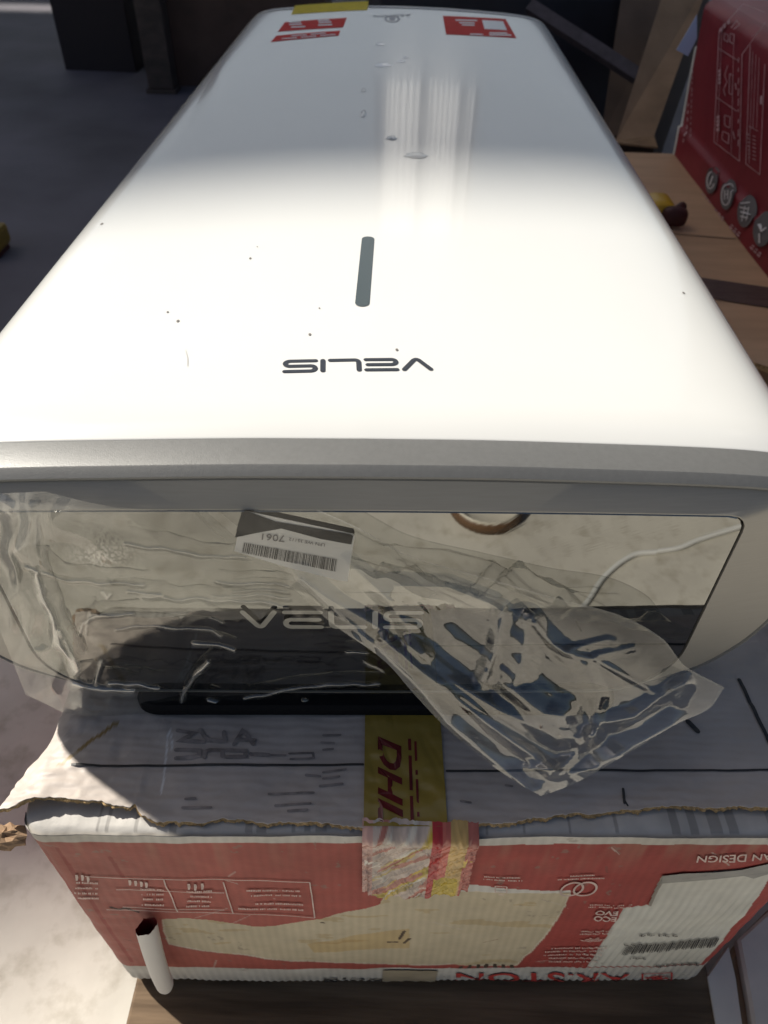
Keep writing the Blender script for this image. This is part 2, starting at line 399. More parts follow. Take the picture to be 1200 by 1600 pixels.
for a, b in ((wx0 + .06, .18), (.22, .74), (.775, wx1 - .06)):
    nn = int((b - a) / .012); us = np.linspace(a, b, nn)
    P = np.zeros((2, nn, 3)); P[..., 0] = us; P[0, :, 2] = wz0; P[1, :, 2] = wz1; P[..., 1] = BY + .05 + .014 * np.sin(us * 2 * math.pi / .076)
    obj('window_pane', grid_mesh('window_pane', P), PANE, wh)

# ------------------------------------------------------------------ big carton the heater lies on
BW, BH = 0.546, 0.330
A0 = np.array([-.236, -.017, 0.0]); A1 = np.array([.31, .004, 0.0])
EU = (A1 - A0) / np.linalg.norm(A1 - A0); EN = np.array([EU[1], -EU[0], 0.0])     # EN towards the camera
EB = -EN                                                                         # into the depth
EZ = np.array([0, 0, 1.0])
carton = empty('cardboard_box', (.04, .5, -.336), 'long red and white printed carton, torn and taped, carrying the white water heater', 'cardboard box', None)
def fuv(px, py):
    p = onplane(px, py, A0, EN) - A0; return float(p @ EU), float(-p[2])
FP = lambda pts: [fuv(*p) for p in pts]
TORN_PX = [(252,1431),(290,1429),(350,1435),(400,1440),(435,1438),(470,1430),(500,1424),(545,1412),(570,1408),(592,1402),(600,1391),(612,1383),(640,1380),(668,1391),(690,1386),(720,1384),(745,1383),(830,1383),(893,1386),(885,1405),(872,1430),(850,1460),(825,1485),(808,1502),(760,1504),(720,1500),(640,1501),(590,1499),(560,1497),(500,1496),(440,1492),(380,1485),(320,1480),(275,1473),(262,1470),(254,1450)]
torn = FP(TORN_PX)
torn_d = []
for (a, b), (c, d) in zip(torn, torn[1:] + torn[:1]):
    for i in range(6):
        t = i / 6; torn_d.append((a + (c - a) * t + random.uniform(-.0003, .0003), b + (d - b) * t + random.uniform(-.0003, .0003)))
V_RED0 = fuv(600, 1313)[1]; V_RED1 = fuv(600, 1506)[1]
def front_shape(u, v):
    """outward offset of the front panel"""
    u = np.asarray(u, float); v = np.asarray(v, float)
    f = .004 * np.sin(np.clip(u / BW, 0, 1) * math.pi) * np.sin(np.clip(v / BH, 0, 1) * math.pi)
    f = f + .0016 * vnoise(u, v, 14, 3) + .0008 * vnoise(u, v, 50, 5, 2)
    r = .016
    for e in (u, BW - u):                                                        # rounded upright corners
        t = np.clip((r - e) / r, 0, 1); f = f - r * (1 - np.sqrt(np.clip(1 - t * t, 0, 1)))
    f = f - .010 * np.clip((v - .305) / .025, 0, 1) ** 2                          # bottom tucks in
    ph = u * 2 * math.pi / .0068 + v * 40 + 1.2 * vnoise(u, v, 25, 8, 1)
    f = f + .00036 * np.sin(ph) * (.08 + 1.0 * np.clip((v - .292) / .012, 0, 1) + 1.4 * np.clip((u - .40) / .02, 0, 1) * np.clip((v - .10) / .02, 0, 1) * .7)
    return f
def front(u, v, off=0.0):
    return A0 + EU * u - EZ * v + EN * (float(front_shape(u, v)) + off)
def paint_front(U, V):
    n1 = vnoise(U, V, 9, 21)[..., None]; n2 = vnoise(U, V, 60, 22)[..., None]
    white = np.array([.47, .45, .41]) * (1 + .08 * n2)
    wear = np.clip(.55 - U / BW * .75, 0, 1)[..., None]                           # dusty, sun-bleached towards one side
    red = np.array([.275, .042, .035]) * (1 - wear) + np.array([.34, .125, .095]) * wear
    red = red * (1 + .10 * n1 + .06 * n2)
    streak = np.clip(vnoise(U * 3.2, V * .5, 34, 31, 2), 0, 1) * np.clip(1 - (V - V_RED0) / .05, 0, 1)
    red = red + (np.array([.36, .25, .17]) - red) * (.5 * streak)[..., None]
    c = white.copy() if white.shape == U.shape + (3,) else np.broadcast_to(white, U.shape + (3,)).copy()
    wob = .0009 * vnoise(U, V * 0, 40, 41)
    isred = (V > V_RED0 + wob) & (V < V_RED1 + wob) & (U > .006) & (U < BW - .0035)
    c[isred] = red[isred]
    # darker press rules of the print on the bleached end
    for a, b in (((62,1325),(130,1425)), ((85,1322),(205,1500)), ((170,1335),(190,1365))):
        d = segdist(U, V, [fuv(*a), fuv(*b)]); c[(d < .0016) & isred] *= np.array([.85, .5, .5])
    lab = FP([(1037,1362),(1215,1348),(1190,1395),(1098,1504),(919,1504),(975,1409),(1015,1406)])
    m = inpoly(U, V, lab); c[m] = (np.array([.50, .49, .44]) * (1 + .05 * n2))[m]
    m = (segdist(U, V, FP([(975,1409),(920,1502)])) < .0012) & inpoly(U, V, lab); c[m] *= .85
    # bare card where the print is torn away
    wst = FP([(715,1372),(830,1378),(893,1382),(893,1390),(715,1390)]); m = inpoly(U, V, wst); c[m] = np.array([.50, .48, .44])
    m = inpoly(U, V, torn_d); tanc = np.array([.43, .37, .26]) * (1 + .08 * n1 + .05 * n2); c[m] = tanc[m]
    d = segdist(U, V, torn_d + torn_d[:1]); c[m & (d < .0012 + .0008 * n2[..., 0])] = np.array([.52, .46, .36])
    m2 = m & inpoly(U, V, FP([(480,1465),(560,1450),(640,1440),(640,1470),(560,1475),(490,1480)])); c[m2] = np.array([.42, .32, .17])
    m2 = m & (vnoise(U, V * 4, 26, 71) > .42); c[m2] = c[m2] * np.array([.90, .84, .72])
    # small gouges
    for pts, wd in (([(607,1462),(620,1461)], .0016), ([(624,1456),(632,1444)], .0013), ([(632,1462),(640,1455)], .0014), ([(503,1431),(505,1431)], .0013)):
        c[segdist(U, V, FP(pts)) < wd] = np.array([.07, .045, .03])
    for i in range(7):
        x = 722 + i * 13; c[segdist(U, V, FP([(x, 1502), (x + random.uniform(-3, 3), 1505)])) < .0017] = np.array([.05, .03, .02])
    c[segdist(U, V, FP([(171,1413),(185,1416),(194,1414),(214,1420)])) < .0013 * (1 + .5 * n2[..., 0])] = np.array([.05, .02, .018])
    # dirt along the bottom
    dirt = np.clip((V - .312) / .02, 0, 1) * (.5 + .5 * vnoise(U, V, 30, 55)); c *= (1 - .35 * np.clip(dirt, 0, 1))[..., None]
    g_ = np.clip(vnoise(U, V, 7, 201, 4), 0, 1); c *= (1 - .38 * g_)[..., None] * np.array([1, .97, .92]) ** g_[..., None]
    sp_ = (vnoise(U, V, 130, 203, 3) > .52) & (vnoise(U, V, 11, 205, 2) > -.05); c[sp_] = c[sp_] * .55 + np.array([.17, .15, .12]) * .45
    for k in range(26):                                # scuffs
        a = np.array([rng.uniform(.02, BW - .02), rng.uniform(.02, .30)]); b = a + np.array([rng.uniform(-.03, .03), rng.uniform(-.012, .03)])
        m_ = (segdist(U, V, [tuple(a), tuple(b)]) < rng.uniform(.0004, .0010)) & (n2[..., 0] > -.15); c[m_] = c[m_] * .5 + (np.array([.46, .40, .35]) if k % 3 else np.array([.12, .05, .04])) * .5
    c *= (1 + .05 * np.sin(U * 2 * math.pi / .0068))[..., None]  # faint shading of the flutes put into the colour
    return c
nu, nv = 660, 270
us = np.linspace(0, BW, nu); vs_ = np.linspace(0.0, BH, nv)
U, V = np.meshgrid(us, vs_)
Fo = front_shape(U, V)
m_t = inpoly(U, V, torn_d); Fo = Fo - .0007 * m_t
P = A0 + U[..., None] * EU - V[..., None] * EZ + Fo[..., None] * EN
# top roll-over of the panel onto the top of the carton
rr = .007; roll = []
edge_top = P[0].copy(); rag = .036 + .006 * vnoise(us, us * 0, 35, 61)
for kk in range(1, 13):
    t = kk / 12
    if t <= .5:
        a = t / .5 * math.pi / 2; dn = rr * (1 - math.cos(a)); dz = rr * math.sin(a)
    else: dn = rr + (t - .5) / .5 * rag; dz = rr * np.ones(nu)
    row = edge_top + np.outer(np.broadcast_to(dn, nu), EB) + np.outer(np.broadcast_to(dz, nu), EZ) - EZ * (rr + .005)
    row = row + EZ * (.0012 * vnoise(us, us * 0 + t * .05, 60, 62))[:, None]
    roll.append(row)
P[:, :, :] = P - EZ * .005
P = np.concatenate([np.array(roll[::-1]), P], 0)
cf = paint_front(U, V)
n_r = vnoise(np.repeat(us[None], 12, 0), np.repeat(np.linspace(0, .03, 12)[:, None], nu, 1), 70, 77)
cr = np.array([.42, .40, .37]) * (1 + .18 * n_r[..., None])
pinch = np.abs(vnoise(us, us * 0, 160, 78, 2)); cr[4:9] *= (1 - .35 * (pinch > .55))[None, :, None]
colf = np.concatenate([cr, cf], 0)
fp = obj('front_panel', grid_mesh('front_panel', P, colf), PRINT, carton, True)
DZ = -.005
def frontd(u, v, off=.0009): return front(u, v, off) + EZ * DZ
def decal(name, parts, m, parent=fp, off=.0012):
    o = obj(name, flat_mesh(name, parts, lambda u, v: frontd(u, v, off)), m, parent)
    if name in ('small_print', 'printed_lines', 'label_text', 'barcode'): o['kind'] = 'stuff'
    return o
def word(name, s, q, m, off=.0012, shear=0, bold=0.0, parent=fp):
    """q: photo corners of the word's own lower-left, lower-right, upper-right, upper-left"""
    b = bilin(FP(q)); vs, fs = text2(s, shear, bold)
    return decal(name, [([b(p) for p in vs], fs)], m, parent, off)
# the word on the lower band, upside down
word('printed_word', 'ARISTON', [(985,1513.5),(713,1512),(713,1532),(987,1533)], REDINK, bold=.012)
word('printed_word', 'VELIS', [(640,1524),(505,1521),(505,1533),(640,1535)], BLKINK)
word('printed_word', 'ITALIAN DESIGN', [(1262,1323),(1089,1328),(1090,1339),(1264,1334)], WINK, shear=.2, bold=.012)
word('printed_word', 'EVO', [(967,1411),(932,1411),(929,1417.5),(965,1417.5)], WINK, bold=.03)
word('printed_word', 'ECO', [(964,1419),(929,1419),(927,1426.5),(962,1426.5)], WINK, bold=.03)
def dashes(x0, x1, y, h, n, slant=0, ragged=.0):
    out = []; x = x0
    while x < x1 - 1:
        if random.random() < .13: x += 2.2; continue
        wv = random.choice((1.0, 1.3, 1.7, 2.2)); t0 = random.choice((0, 0, h * .25)); q = [(x, y + t0), (x + wv, y + t0), (x + wv + slant, y + h * .8), (x + slant, y + h * .8)]
        out.append(poly2(FP(q))); x += wv + .75
    return out
small = []
for y, a, b in ((1357.5,757,815),(1361.5,756,817)): small += dashes(a, b, y, 2.2, 9)
for y, a, b in ((1356.5,892,930),(1361,872,945)): small += dashes(a, b, y, 2.4, 9)
for y, a, b in ((1401.5,920,988),(1405,918,986)): small += dashes(a, b, y, 2, 12)
for y, a, b in ((1442,908,957),(1445.5,906,956)): small += dashes(a, b, y, 2, 10)
for i, y in enumerate((1471,1476,1481.5,1487,1492.5)): small += dashes((862,852,850,856,858)[i], 948 - i * 3, y, 2.6, 22)
for y, a, b in ((1380,385,470),(1388,392,471),(1400.5,399,473),(1408.5,372,474)): small += dashes(a, b, y, 3.0, 9)
for x0, yy in ((290,1382),(215,1380),(112,1372)):
    for j in range(4): small += dashes(x0 + random.uniform(0, 8), x0 + 40, yy + j * 8, 3.4, 6)
for x0, yy in ((292,1375),(302,1376),(313,1375),(199,1371),(208,1372),(217,1373),(225,1374),(115,1365),(124,1365),(133,1367)):
    small.append(poly2(FP([(x0, yy - 4), (x0 + 4, yy - 4), (x0 + 5, yy), (x0 + 4, yy + 5), (x0 + 1, yy + 5)])))
decal('small_print', small, WINK)
fr_l = []
def line(a, b, wd=.0009): vs, fs = strokes([fuv(*a), fuv(*b)], wd, 0); return vs, fs
def pline(pts, wd=.0009, n=10):
    out = []
    for a, b in zip(pts[:-1], pts[1:]):
        A, B = fuv(*a), fuv(*b)
        q = [(A[0] + (B[0] - A[0]) * i / n, A[1] + (B[1] - A[1]) * i / n) for i in range(n + 1)]
        out.append(strokes(q, wd, 0))
    return out
for seg in (((130,1363),(484,1368)), ((165,1414),(492,1420)), ((484,1368),(492,1420)), ((348,1370),(364,1418)), ((255,1366),(277,1416)), ((180,1382),(350,1386)), ((190,1410),(350,1413))):
    fr_l += pline(seg, .0010, 16)
fr_l += [ring2(*fuv(894,1378), .0072, .0088, 1, 1.5), ring2(*fuv(915,1378), .0072, .0088, 1, 1.5)]
fr_l += pline([(774,1380),(774,1371),(792,1371),(792,1380),(774,1380)], .0009, 3) + pline([(779,1383),(787,1383)], .0012, 2)
for r in (.0045, .0085, .0125):
    c0 = fuv(930, 1452)
    q = [(c0[0] + r * math.cos(a), c0[1] + r * math.sin(a)) for a in np.linspace(math.radians(40), math.radians(140), 10)]
    fr_l.append(strokes(q, .0019, 3))
decal('printed_lines', fr_l, WINK)
lg = [ring2(*fuv(1028,1522), .0085, .0105, 1.15, 1.0, 4), disc2(*fuv(1028,1522), .0045, 1.2, 1, 12)] + pline([(1005,1515),(1051,1514),(1051,1530),(1005,1531),(1005,1515)], .0016, 4)
decal('printed_emblem', lg, REDINK)
# shipping label : pocket edge and barcode
bars = []; x = 974.0
while x < 1122:
    wv = random.choice((1.0, 1.2, 1.8, 2.6)); t = (x - 974) / 148; yb = 1475 - 13 * t * .9
    bars.append(poly2(FP([(x + 5, yb - 5), (x + 5 + wv, yb - 5), (x - 2 + wv, yb + 9), (x - 2, yb + 9)]))); x += wv + random.choice((.9, 1.2, 1.9))
lb = decal('barcode', bars, BLKINK)
decal('label_text', dashes(1022, 1096, 1500, 4, 9) + dashes(1000, 1060, 1451, 3, 7) + dashes(975, 1004, 1466, 2.5, 4, 2) + dashes(985, 1010, 1489, 2, 4), BLKINK, lb)
pk = FP([(1037,1359),(1070,1356),(1120,1354),(1160,1351),(1215,1341),(1216,1354),(1180,1365),(1165,1361),(1120,1366),(1070,1370),(1034,1372)])
decal('document_pocket', [poly2(pk)], mat('pocket_film', (.30, .29, .26), rough=.2, var=.1, vscale=70), fp, .0014)
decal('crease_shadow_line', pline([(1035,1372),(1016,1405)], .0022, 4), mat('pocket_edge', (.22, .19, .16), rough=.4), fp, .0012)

# other panels of the carton
BLEN = 1.10
side = [A0 + EU * .002, A0 + EU * .002 + EB * BLEN]
def wallq(name, a, b, m):
    a = np.array(a); b = np.array(b); q = [a - EZ * .012, b - EZ * .012, b - EZ * BH, a - EZ * BH]
    d = np.cross(b - a, EZ); d /= np.linalg.norm(d); q2 = [p - d * .004 for p in q]
    return obj(name, mesh(name, q + q2, [(0, 1, 2, 3), (7, 6, 5, 4), (0, 4, 5, 1), (2, 6, 7, 3)]), m, carton)
REDSIDE = mat('red_side_print', (.36, .05, .045), rough=.65, var=.15, vscale=20, bump=.3, bscale=60)
wallq('side_panel', A0 + EU * .003 + EB * .017, A0 + EU * .003 + EB * BLEN, REDSIDE)
wallq('side_panel', A1 - EU * .003 + EB * BLEN, A1 - EU * .003 + EB * .017, REDSIDE)
wallq('back_panel', A0 + EU * .003 + EB * BLEN, A1 - EU * .003 + EB * BLEN, REDSIDE)

# top of the carton: two torn flaps
def tw(px, py, z=0.0):
    p = onz(px, py, z) - A0; return float(p @ EU), float(p @ EB)
TP = lambda pts: [tw(*p) for p in pts]
edge_px = [(-30,1262),(20,1266),(50,1268),(75,1256),(95,1252),(150,1256),(205,1264),(213,1256),(219,1272),(240,1284),(270,1284),(320,1284),(350,1277),(400,1283),(450,1284),(500,1285),(555,1291),(640,1291),(700,1293),(750,1288),(800,1284),(850,1277),(890,1272),(940,1269),(1000,1265),(1045,1260),(1090,1263),(1200,1263),(1420,1258)]
ew = np.array(TP(edge_px))
def top_shape(u, w_):
    z = .0016 * vnoise(u, w_, 16, 91) + .0009 * vnoise(u, w_ * 3, 60, 92)
    f = np.interp(u, ew[:, 0], ew[:, 1])
    z = z + .010 * np.clip(1 - u / .10, 0, 1) * np.clip(1 - (w_ - f) / .045, 0, 1) ** 1.4      # torn corner curls up
    z = z + .0035 * np.clip((u - .36) / .15, 0, 1) * np.clip(1 - (w_ - f) / .04, 0, 1) ** 2
    z = z - .006 * np.clip(1 - u / .02, 0, 1) ** 2
    z = z + .0025 * np.clip(1 - u / .08, 0, 1) * vnoise(u, w_ * 1.4, 110, 95, 2)
    return z
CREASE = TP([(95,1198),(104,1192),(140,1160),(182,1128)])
def paint_top(U, W):
    n2 = vnoise(U, W, 60, 101)[..., None]; n1 = vnoise(U, W, 12, 102)[..., None]
    c = np.array([.43, .378, .338]) * (1 + .10 * n1 + .05 * n2)
    ink = np.array([.035, .035, .045])
    for pts in ([(262,1148),(258,1200),(252,1240)], [(265,1140),(270,1170)]):
        c[segdist(U, W, TP(pts)) < .0007] = np.array([.62, .60, .58])
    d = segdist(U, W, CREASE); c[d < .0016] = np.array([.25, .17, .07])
    blk = inpoly(U, W, TP([(0,1060),(90,1060),(80,1090),(-30,1225)])); c[blk] = np.array([.58, .57, .54])
    scuff = np.clip(vnoise(U, W, 90, 103) - .25, 0, 1) * np.clip(1 - U / .1, 0, 1); c = c + (np.array([.66, .60, .52]) - c) * np.clip(scuff * 2, 0, 1)[..., None]
    return np.clip(c, .01, .8)
for name, u0, u1, nu2 in (('top_flap', .001, .2655, 330), ('top_flap', .268, BW - .001, 330)):
    us2 = np.linspace(u0, u1, nu2); s = np.linspace(0, 1, 150) ** 1.8
    fe = np.interp(us2, ew[:, 0], ew[:, 1]) + .0012 * vnoise(us2, us2 * 0, 130, 111) + .0006 * vnoise(us2, us2 * 0, 500, 112, 1)
    Uu = np.repeat(us2[None], 150, 0); Ww = fe[None] + s[:, None] * (BLEN - fe[None])
    Z = top_shape(Uu, Ww)
    Z[0] -= .0005
    over = .016 * np.clip(1 - Uu / .05, 0, 1) ** 1.3 * np.clip(1 - (Ww - fe[None]) / .055, 0, 1) ** .7 * (1 + .25 * vnoise(Uu, Ww, 70, 115))
    Uu = Uu - over
    P2 = A0 + Uu[..., None] * EU + Ww[..., None] * EB + Z[..., None] * EZ
    C2 = paint_top(Uu, Ww)
    tf = obj(name, grid_mesh(name, P2, C2), TOPPRINT, carton, True)
    # torn board edge under the printed liner
    e0 = P2[0] - EZ * .0003; rows = [e0 + EB * .0002]
    for kk in range(1, 5):
        rows.append(e0 - EZ[None] * (.0026 * kk / 4 * (.75 + .6 * vnoise(us2, us2 * 0, 90, 133)))[:, None] + np.outer((.0016 * vnoise(us2, us2 * 0 + kk * .31, 420, 120 + kk, 2) - .0002 * kk), EB))
    rows.append(rows[-1] + EB * .02 - EZ * .014)
    obj('torn_edge', grid_mesh('torn_edge', np.array(rows)), KRAFTEDGE, tf, True)
def top_pt(u, w_, off=.0007):
    return A0 + EU * u + EB * w_ + EZ * (float(top_shape(np.array([u]), np.array([w_]))[0]) + off)
def topdecal_box(name, lines, m):
    parts = []
    for pts, wd in lines:
        q = np.array(TP(pts)); L = np.concatenate([[0], np.cumsum(np.linalg.norm(np.diff(q, axis=0), axis=1))]); n = max(len(q), int(L[-1] / .004) + 1)
        t = np.linspace(0, L[-1], n); parts.append(strokes(np.stack([np.interp(t, L, q[:, 0]), np.interp(t, L, q[:, 1])], 1), wd, 4))
    o = obj(name, flat_mesh(name, parts, top_pt), m, carton); o['kind'] = 'stuff'; return o
topdecal_box('printed_lines', [([(112,1199),(330,1196),(567,1195)], .0018), ([(698,1205.5),(900,1205),(1300,1203)], .0017), ([(1155,1062),(1205,1165)], .0030), ([(1075,1128),(1090,1142)], .004), ([(973,1234),(975,1256)], .0018), ([(973,1248),(980,1260)], .0012)], BLKINK)
topdecal_box('faded_lettering', [(L, .0030) for L in ([(278,1142),(305,1146),(280,1158),(318,1160)], [(312,1140),(325,1158),(352,1160),(350,1144)], [(366,1164),(380,1140),(396,1164)], [(373,1156),(398,1157)],
    [(275,1172),(312,1173),(312,1183),(275,1185)], [(320,1185),(320,1173),(348,1173),(348,1183)], [(354,1173),(384,1174),(384,1183),(354,1184)], [(392,1179),(420,1180)])] +
    [(L, .0017) for L in ([(424,1180),(446,1180)], [(452,1177),(490,1176),(490,1185),(454,1186)], [(505,1149),(532,1149)], [(502,1160),(522,1161)], [(505,1171),(520,1170)], [(478,1211),(500,1213)], [(505,1207),(540,1203)], [(505,1217),(530,1214)], [(500,1229),(535,1225)],
    [(290,1249),(305,1247)], [(285,1262),(330,1262)], [(420,1240),(490,1239)], [(430,1258),(485,1256)], [(450,1267),(480,1266)], [(720,1253),(735,1255)], [(790,1228),(800,1229)], [(1045,1078),(1049,1080)])], FADEINK)
lp = A0 - EU * .012 + EB * .004 - EZ * .016
lv = []
for i in range(9):
    th = math.pi * i / 8
    for j in range(16):
        ph_ = 2 * math.pi * j / 16; d_ = np.array([math.sin(th) * math.cos(ph_), math.sin(th) * math.sin(ph_), math.cos(th)])
        r_ = 1 + .55 * noise.noise(Vector(d_ * 2.3)) + .35 * noise.noise(Vector(d_ * 6))
        lv.append(lp + d_ * r_ * np.array([.013, .008, .007]))
obj('torn_corner', mesh('torn_corner', lv, [(i * 16 + j, i * 16 + (j + 1) % 16, (i + 1) * 16 + (j + 1) % 16, (i + 1) * 16 + j) for i in range(8) for j in range(16)]), DKRAFT, carton)
# dark inner liner below the torn flap
obj('inner_liner', mesh('inner_liner', [A0 + EB * .012 - EZ * .0135, A1 + EB * .012 - EZ * .0135, A1 + EB * .5 - EZ * .0135, A0 + EB * .5 - EZ * .0135], [(0, 1, 2, 3)]), KRAFT, carton)

# tape over the middle seam, running down over the front edge
def tape_paint(U, W, lo, hi):
    t = (U - lo) / (hi - lo)
    c = np.broadcast_to(np.array([.29, .205, .04]), U.shape + (3,)).copy()
    return t, c
nu3, nv3 = 90, 160
tl, tr_ = tw(569, 1230)[0], tw(695, 1230)[0]
tv = np.linspace(-.30, .012, nv3)[::-1]
us3 = np.linspace(tl, tr_, nu3); Ut, Wt = np.meshgrid(us3, np.linspace(.42, .004, nv3))
Zt = top_shape(Ut, Wt) + .0014 + .0012 * np.abs(vnoise(Ut + Wt * .4, Wt * .5, 70, 131, 2))
t_, c_ = tape_paint(Ut, Wt, tl, tr_)
tp = obj('packing_tape', grid_mesh('packing_tape', A0 + Ut[..., None] * EU + Wt[..., None] * EB + Zt[..., None] * EZ, c_), TAPE, carton, True)
def tape_pt(t, w_, off=.0004):
    u = tl + (tr_ - tl) * t
    z = float(top_shape(np.array([u]), np.array([w_]))[0]) + .0014 + .0012 * float(np.abs(vnoise(np.array([u + w_ * .4]), np.array([w_ * .5]), 70, 131, 2))[0]) + off
    return A0 + EU * u + EB * w_ + EZ * z
TRED = mat('tape_red', (.13, .014, .014), rough=.2, var=.3, vscale=60)
for w0 in (.0065, .105):
    vs, fs = text2('DHL', .35, .03)
    tparts = [([(.17 + .30 * p[1], w0 + .062 * (1 - p[0])) for p in vs], fs)] + [rect(.56, w0 + a, .60, w0 + b) for a, b in ((0, .018), (.022, .047), (.051, .06))] + [rect(.64, w0 + a, .67, w0 + b) for a, b in ((.004, .03), (.033, .058))]
    obj('tape_print', flat_mesh('tape_print', tparts, lambda a, b: tape_pt(a, b)), TRED, tp)
# crumpled end of the tape on the front panel
ul, ur = fuv(566, 1330)[0], fuv(742, 1330)[0]
nu4, nv4 = 170, 90
Vt = np.linspace(-.003, fuv(650, 1388)[1], nv4); us4 = np.linspace(ul, ur, nu4); U4, V4 = np.meshgrid(us4, Vt)
cr4 = np.abs(vnoise(U4 + V4 * .9, V4 * .25, 130, 141, 3)) ; cr5 = np.abs(vnoise(U4 - V4 * .6, V4 * .2, 210, 143, 2))
f4 = front_shape(U4, V4) + .0015 + .0045 * (.4 - np.clip(cr4, 0, .4)) + .002 * (.4 - np.clip(cr5, 0, .4))
f4 += .002 * np.exp(-((V4 - .002) / .006) ** 2)
tt = (U4 - ul) / (ur - ul)
n4 = vnoise(U4 + V4 * .8, V4 * .3, 95, 151, 3); n5 = vnoise(U4 + V4 * .8, V4 * .3, 160, 152, 2)
c4 = np.broadcast_to(np.array([.46, .37, .31]), U4.shape + (3,)).copy()
c4[n4 > .05] = (.48, .36, .13); c4[n4 > .3] = (.45, .32, .04); c4[n5 > .33] = (.38, .15, .11); c4[(n5 < -.35)] = (.52, .48, .41)
c4[(tt > .60) & (tt < .69)] = (.36, .03, .03); c4[(tt >= .69) & (tt < .76)] = (.46, .12, .09); c4[(tt >= .76) & (tt < .91)] = (.50, .33, .12)
c4[(tt > .66) & (tt < .89) & (V4 > fuv(650, 1363)[1])] = (.47, .34, .03)
c4[tt >= .91] = (.42, .13, .10); c4[(tt < .09)] = (.50, .30, .25)
c4[(tt > .02) & (tt < .16) & (np.abs(V4 - fuv(580, 1341)[1]) < .004) & (n5 > -.2)] = (.66, .60, .52)
c4[(tt > .91) & (tt < .985) & (np.abs(V4 - fuv(732, 1340)[1]) < .004) & (np.abs(tt - .95) > .012)] = (.62, .45, .10)
c4 *= (1 + .45 * vnoise(U4 + V4 * .5, V4 * .6, 150, 155, 3))[..., None] * (1 - .25 * np.clip(vnoise(U4, V4, 30, 157), 0, 1))[..., None]
lowcut = fuv(650, 1388)[1] - .010 * np.abs(vnoise(us4, us4 * 0, 60, 161)) - .012 * ((us4 - ul) / (ur - ul) > .93) - .008 * ((us4 - ul) / (ur - ul) < .05)
V4b = -.003 + (V4 + .003) / (Vt[-1] + .003) * (lowcut[None] + .003)
P4 = A0 + U4[..., None] * EU - V4b[..., None] * EZ + f4[..., None] * EN + EZ * DZ
# bring the top rows back over the rolled edge
bk = np.clip(1 - (V4b + .003) / .007, 0, 1); P4 = P4 + (bk ** 2 * .012)[..., None] * EB + (bk * .0045)[..., None] * EZ
obj('tape_end', grid_mesh('tape_end', P4, c4), TAPE, tp, True)
# brown tape remnant on the bottom band
um, um2 = fuv(598, 1520)[0], fuv(682, 1520)[0]
q = []
for uu in np.linspace(um, um2, 12): q.append(uu)
Ub, Vb = np.meshgrid(np.array(q), np.linspace(fuv(640, 1508)[1], BH - .002, 14))
Pb = A0 + Ub[..., None] * EU - Vb[..., None] * EZ + (front_shape(Ub, Vb) + .0012)[..., None] * EN + EZ * DZ
obj('tape_remnant', grid_mesh('tape_remnant', Pb), mat('dull_tape', (.33, .28, .20), rough=.35, var=.1, vscale=80), carton, True)
# curled strip of the torn-off print: white back outside, red print inside
c0 = np.array(frontd(*fuv(231, 1421), .010)); c1 = np.array(frontd(*fuv(264, 1507), .016)) + np.array([0, 0, -.004])
ax = c1 - c0; La = np.linalg.norm(ax); ax /= La; ea = np.cross(ax, EN); ea /= np.linalg.norm(ea); eb = np.cross(ax, ea)
nr, nl = 34, 24; P5 = np.zeros((nl, nr, 3))
for i in range(nl):
    t = i / (nl - 1); rad = .0088 * (1 - .12 * t) * (1 if t < .86 else math.sqrt(max(.02, 1 - ((t - .86) / .15) ** 2)))
    for j in range(nr):
        a = 2 * math.pi * 1.12 * j / (nr - 1) + 1.0; r_ = rad * (1 - .14 * j / (nr - 1))
        slant = (.010 * math.sin(a + .6) + .0022 * math.sin(5 * a) + .0012 * math.sin(11 * a)) * (1 - t)
        P5[i, j] = c0 + ax * (t * La + slant * .6) + r_ * (math.cos(a) * ea + math.sin(a) * eb) + EN * .003 * math.sin(t * 3)
cp = grid_mesh('curled_paper', P5)
strip_m = bpy.data.materials.new('white_back_red_face'); strip_m.use_nodes = True
_n = strip_m.node_tree.nodes; _l = strip_m.node_tree.links; _b = _n['Principled BSDF']; _b.inputs['Roughness'].default_value = .6
_g = _n.new('ShaderNodeNewGeometry'); _m = _n.new('ShaderNodeMix'); _m.data_type = 'RGBA'; _m.inputs[6].default_value = (.55, .52, .48, 1); _m.inputs[7].default_value = (.25, .02, .02, 1)
_l.new(_g.outputs['Backfacing'], _m.inputs[0]); _l.new(_m.outputs[2], _b.inputs['Base Color'])
cpo = obj('curled_paper', cp, strip_m, carton, True)

# ------------------------------------------------------------------ wooden board under the carton
wb = empty('wooden_pallet', (.03, .35, FLOOR_Z), 'dark wooden pallet board under the red and white carton', 'pallet')
bd = bevel_box('deck_board', .555, .16, .022, .003)
for i, yy in enumerate((-.035, .19, .42, .65, .88)):
    o = obj('deck_board', bd, WOOD, wb); o.location = (.048, yy, -.3590)
    o.matrix_parent_inverse = Matrix.Translation(-Vector(wb.location))
bk_ = bevel_box('runner', .06, 1.06, .0665, .003)
for xx in (-.18, .05, .28):
    o = obj('runner', bk_, WOOD, wb); o.location = (xx, .42, FLOOR_Z + .0005); o.matrix_parent_inverse = Matrix.Translation(-Vector(wb.location))

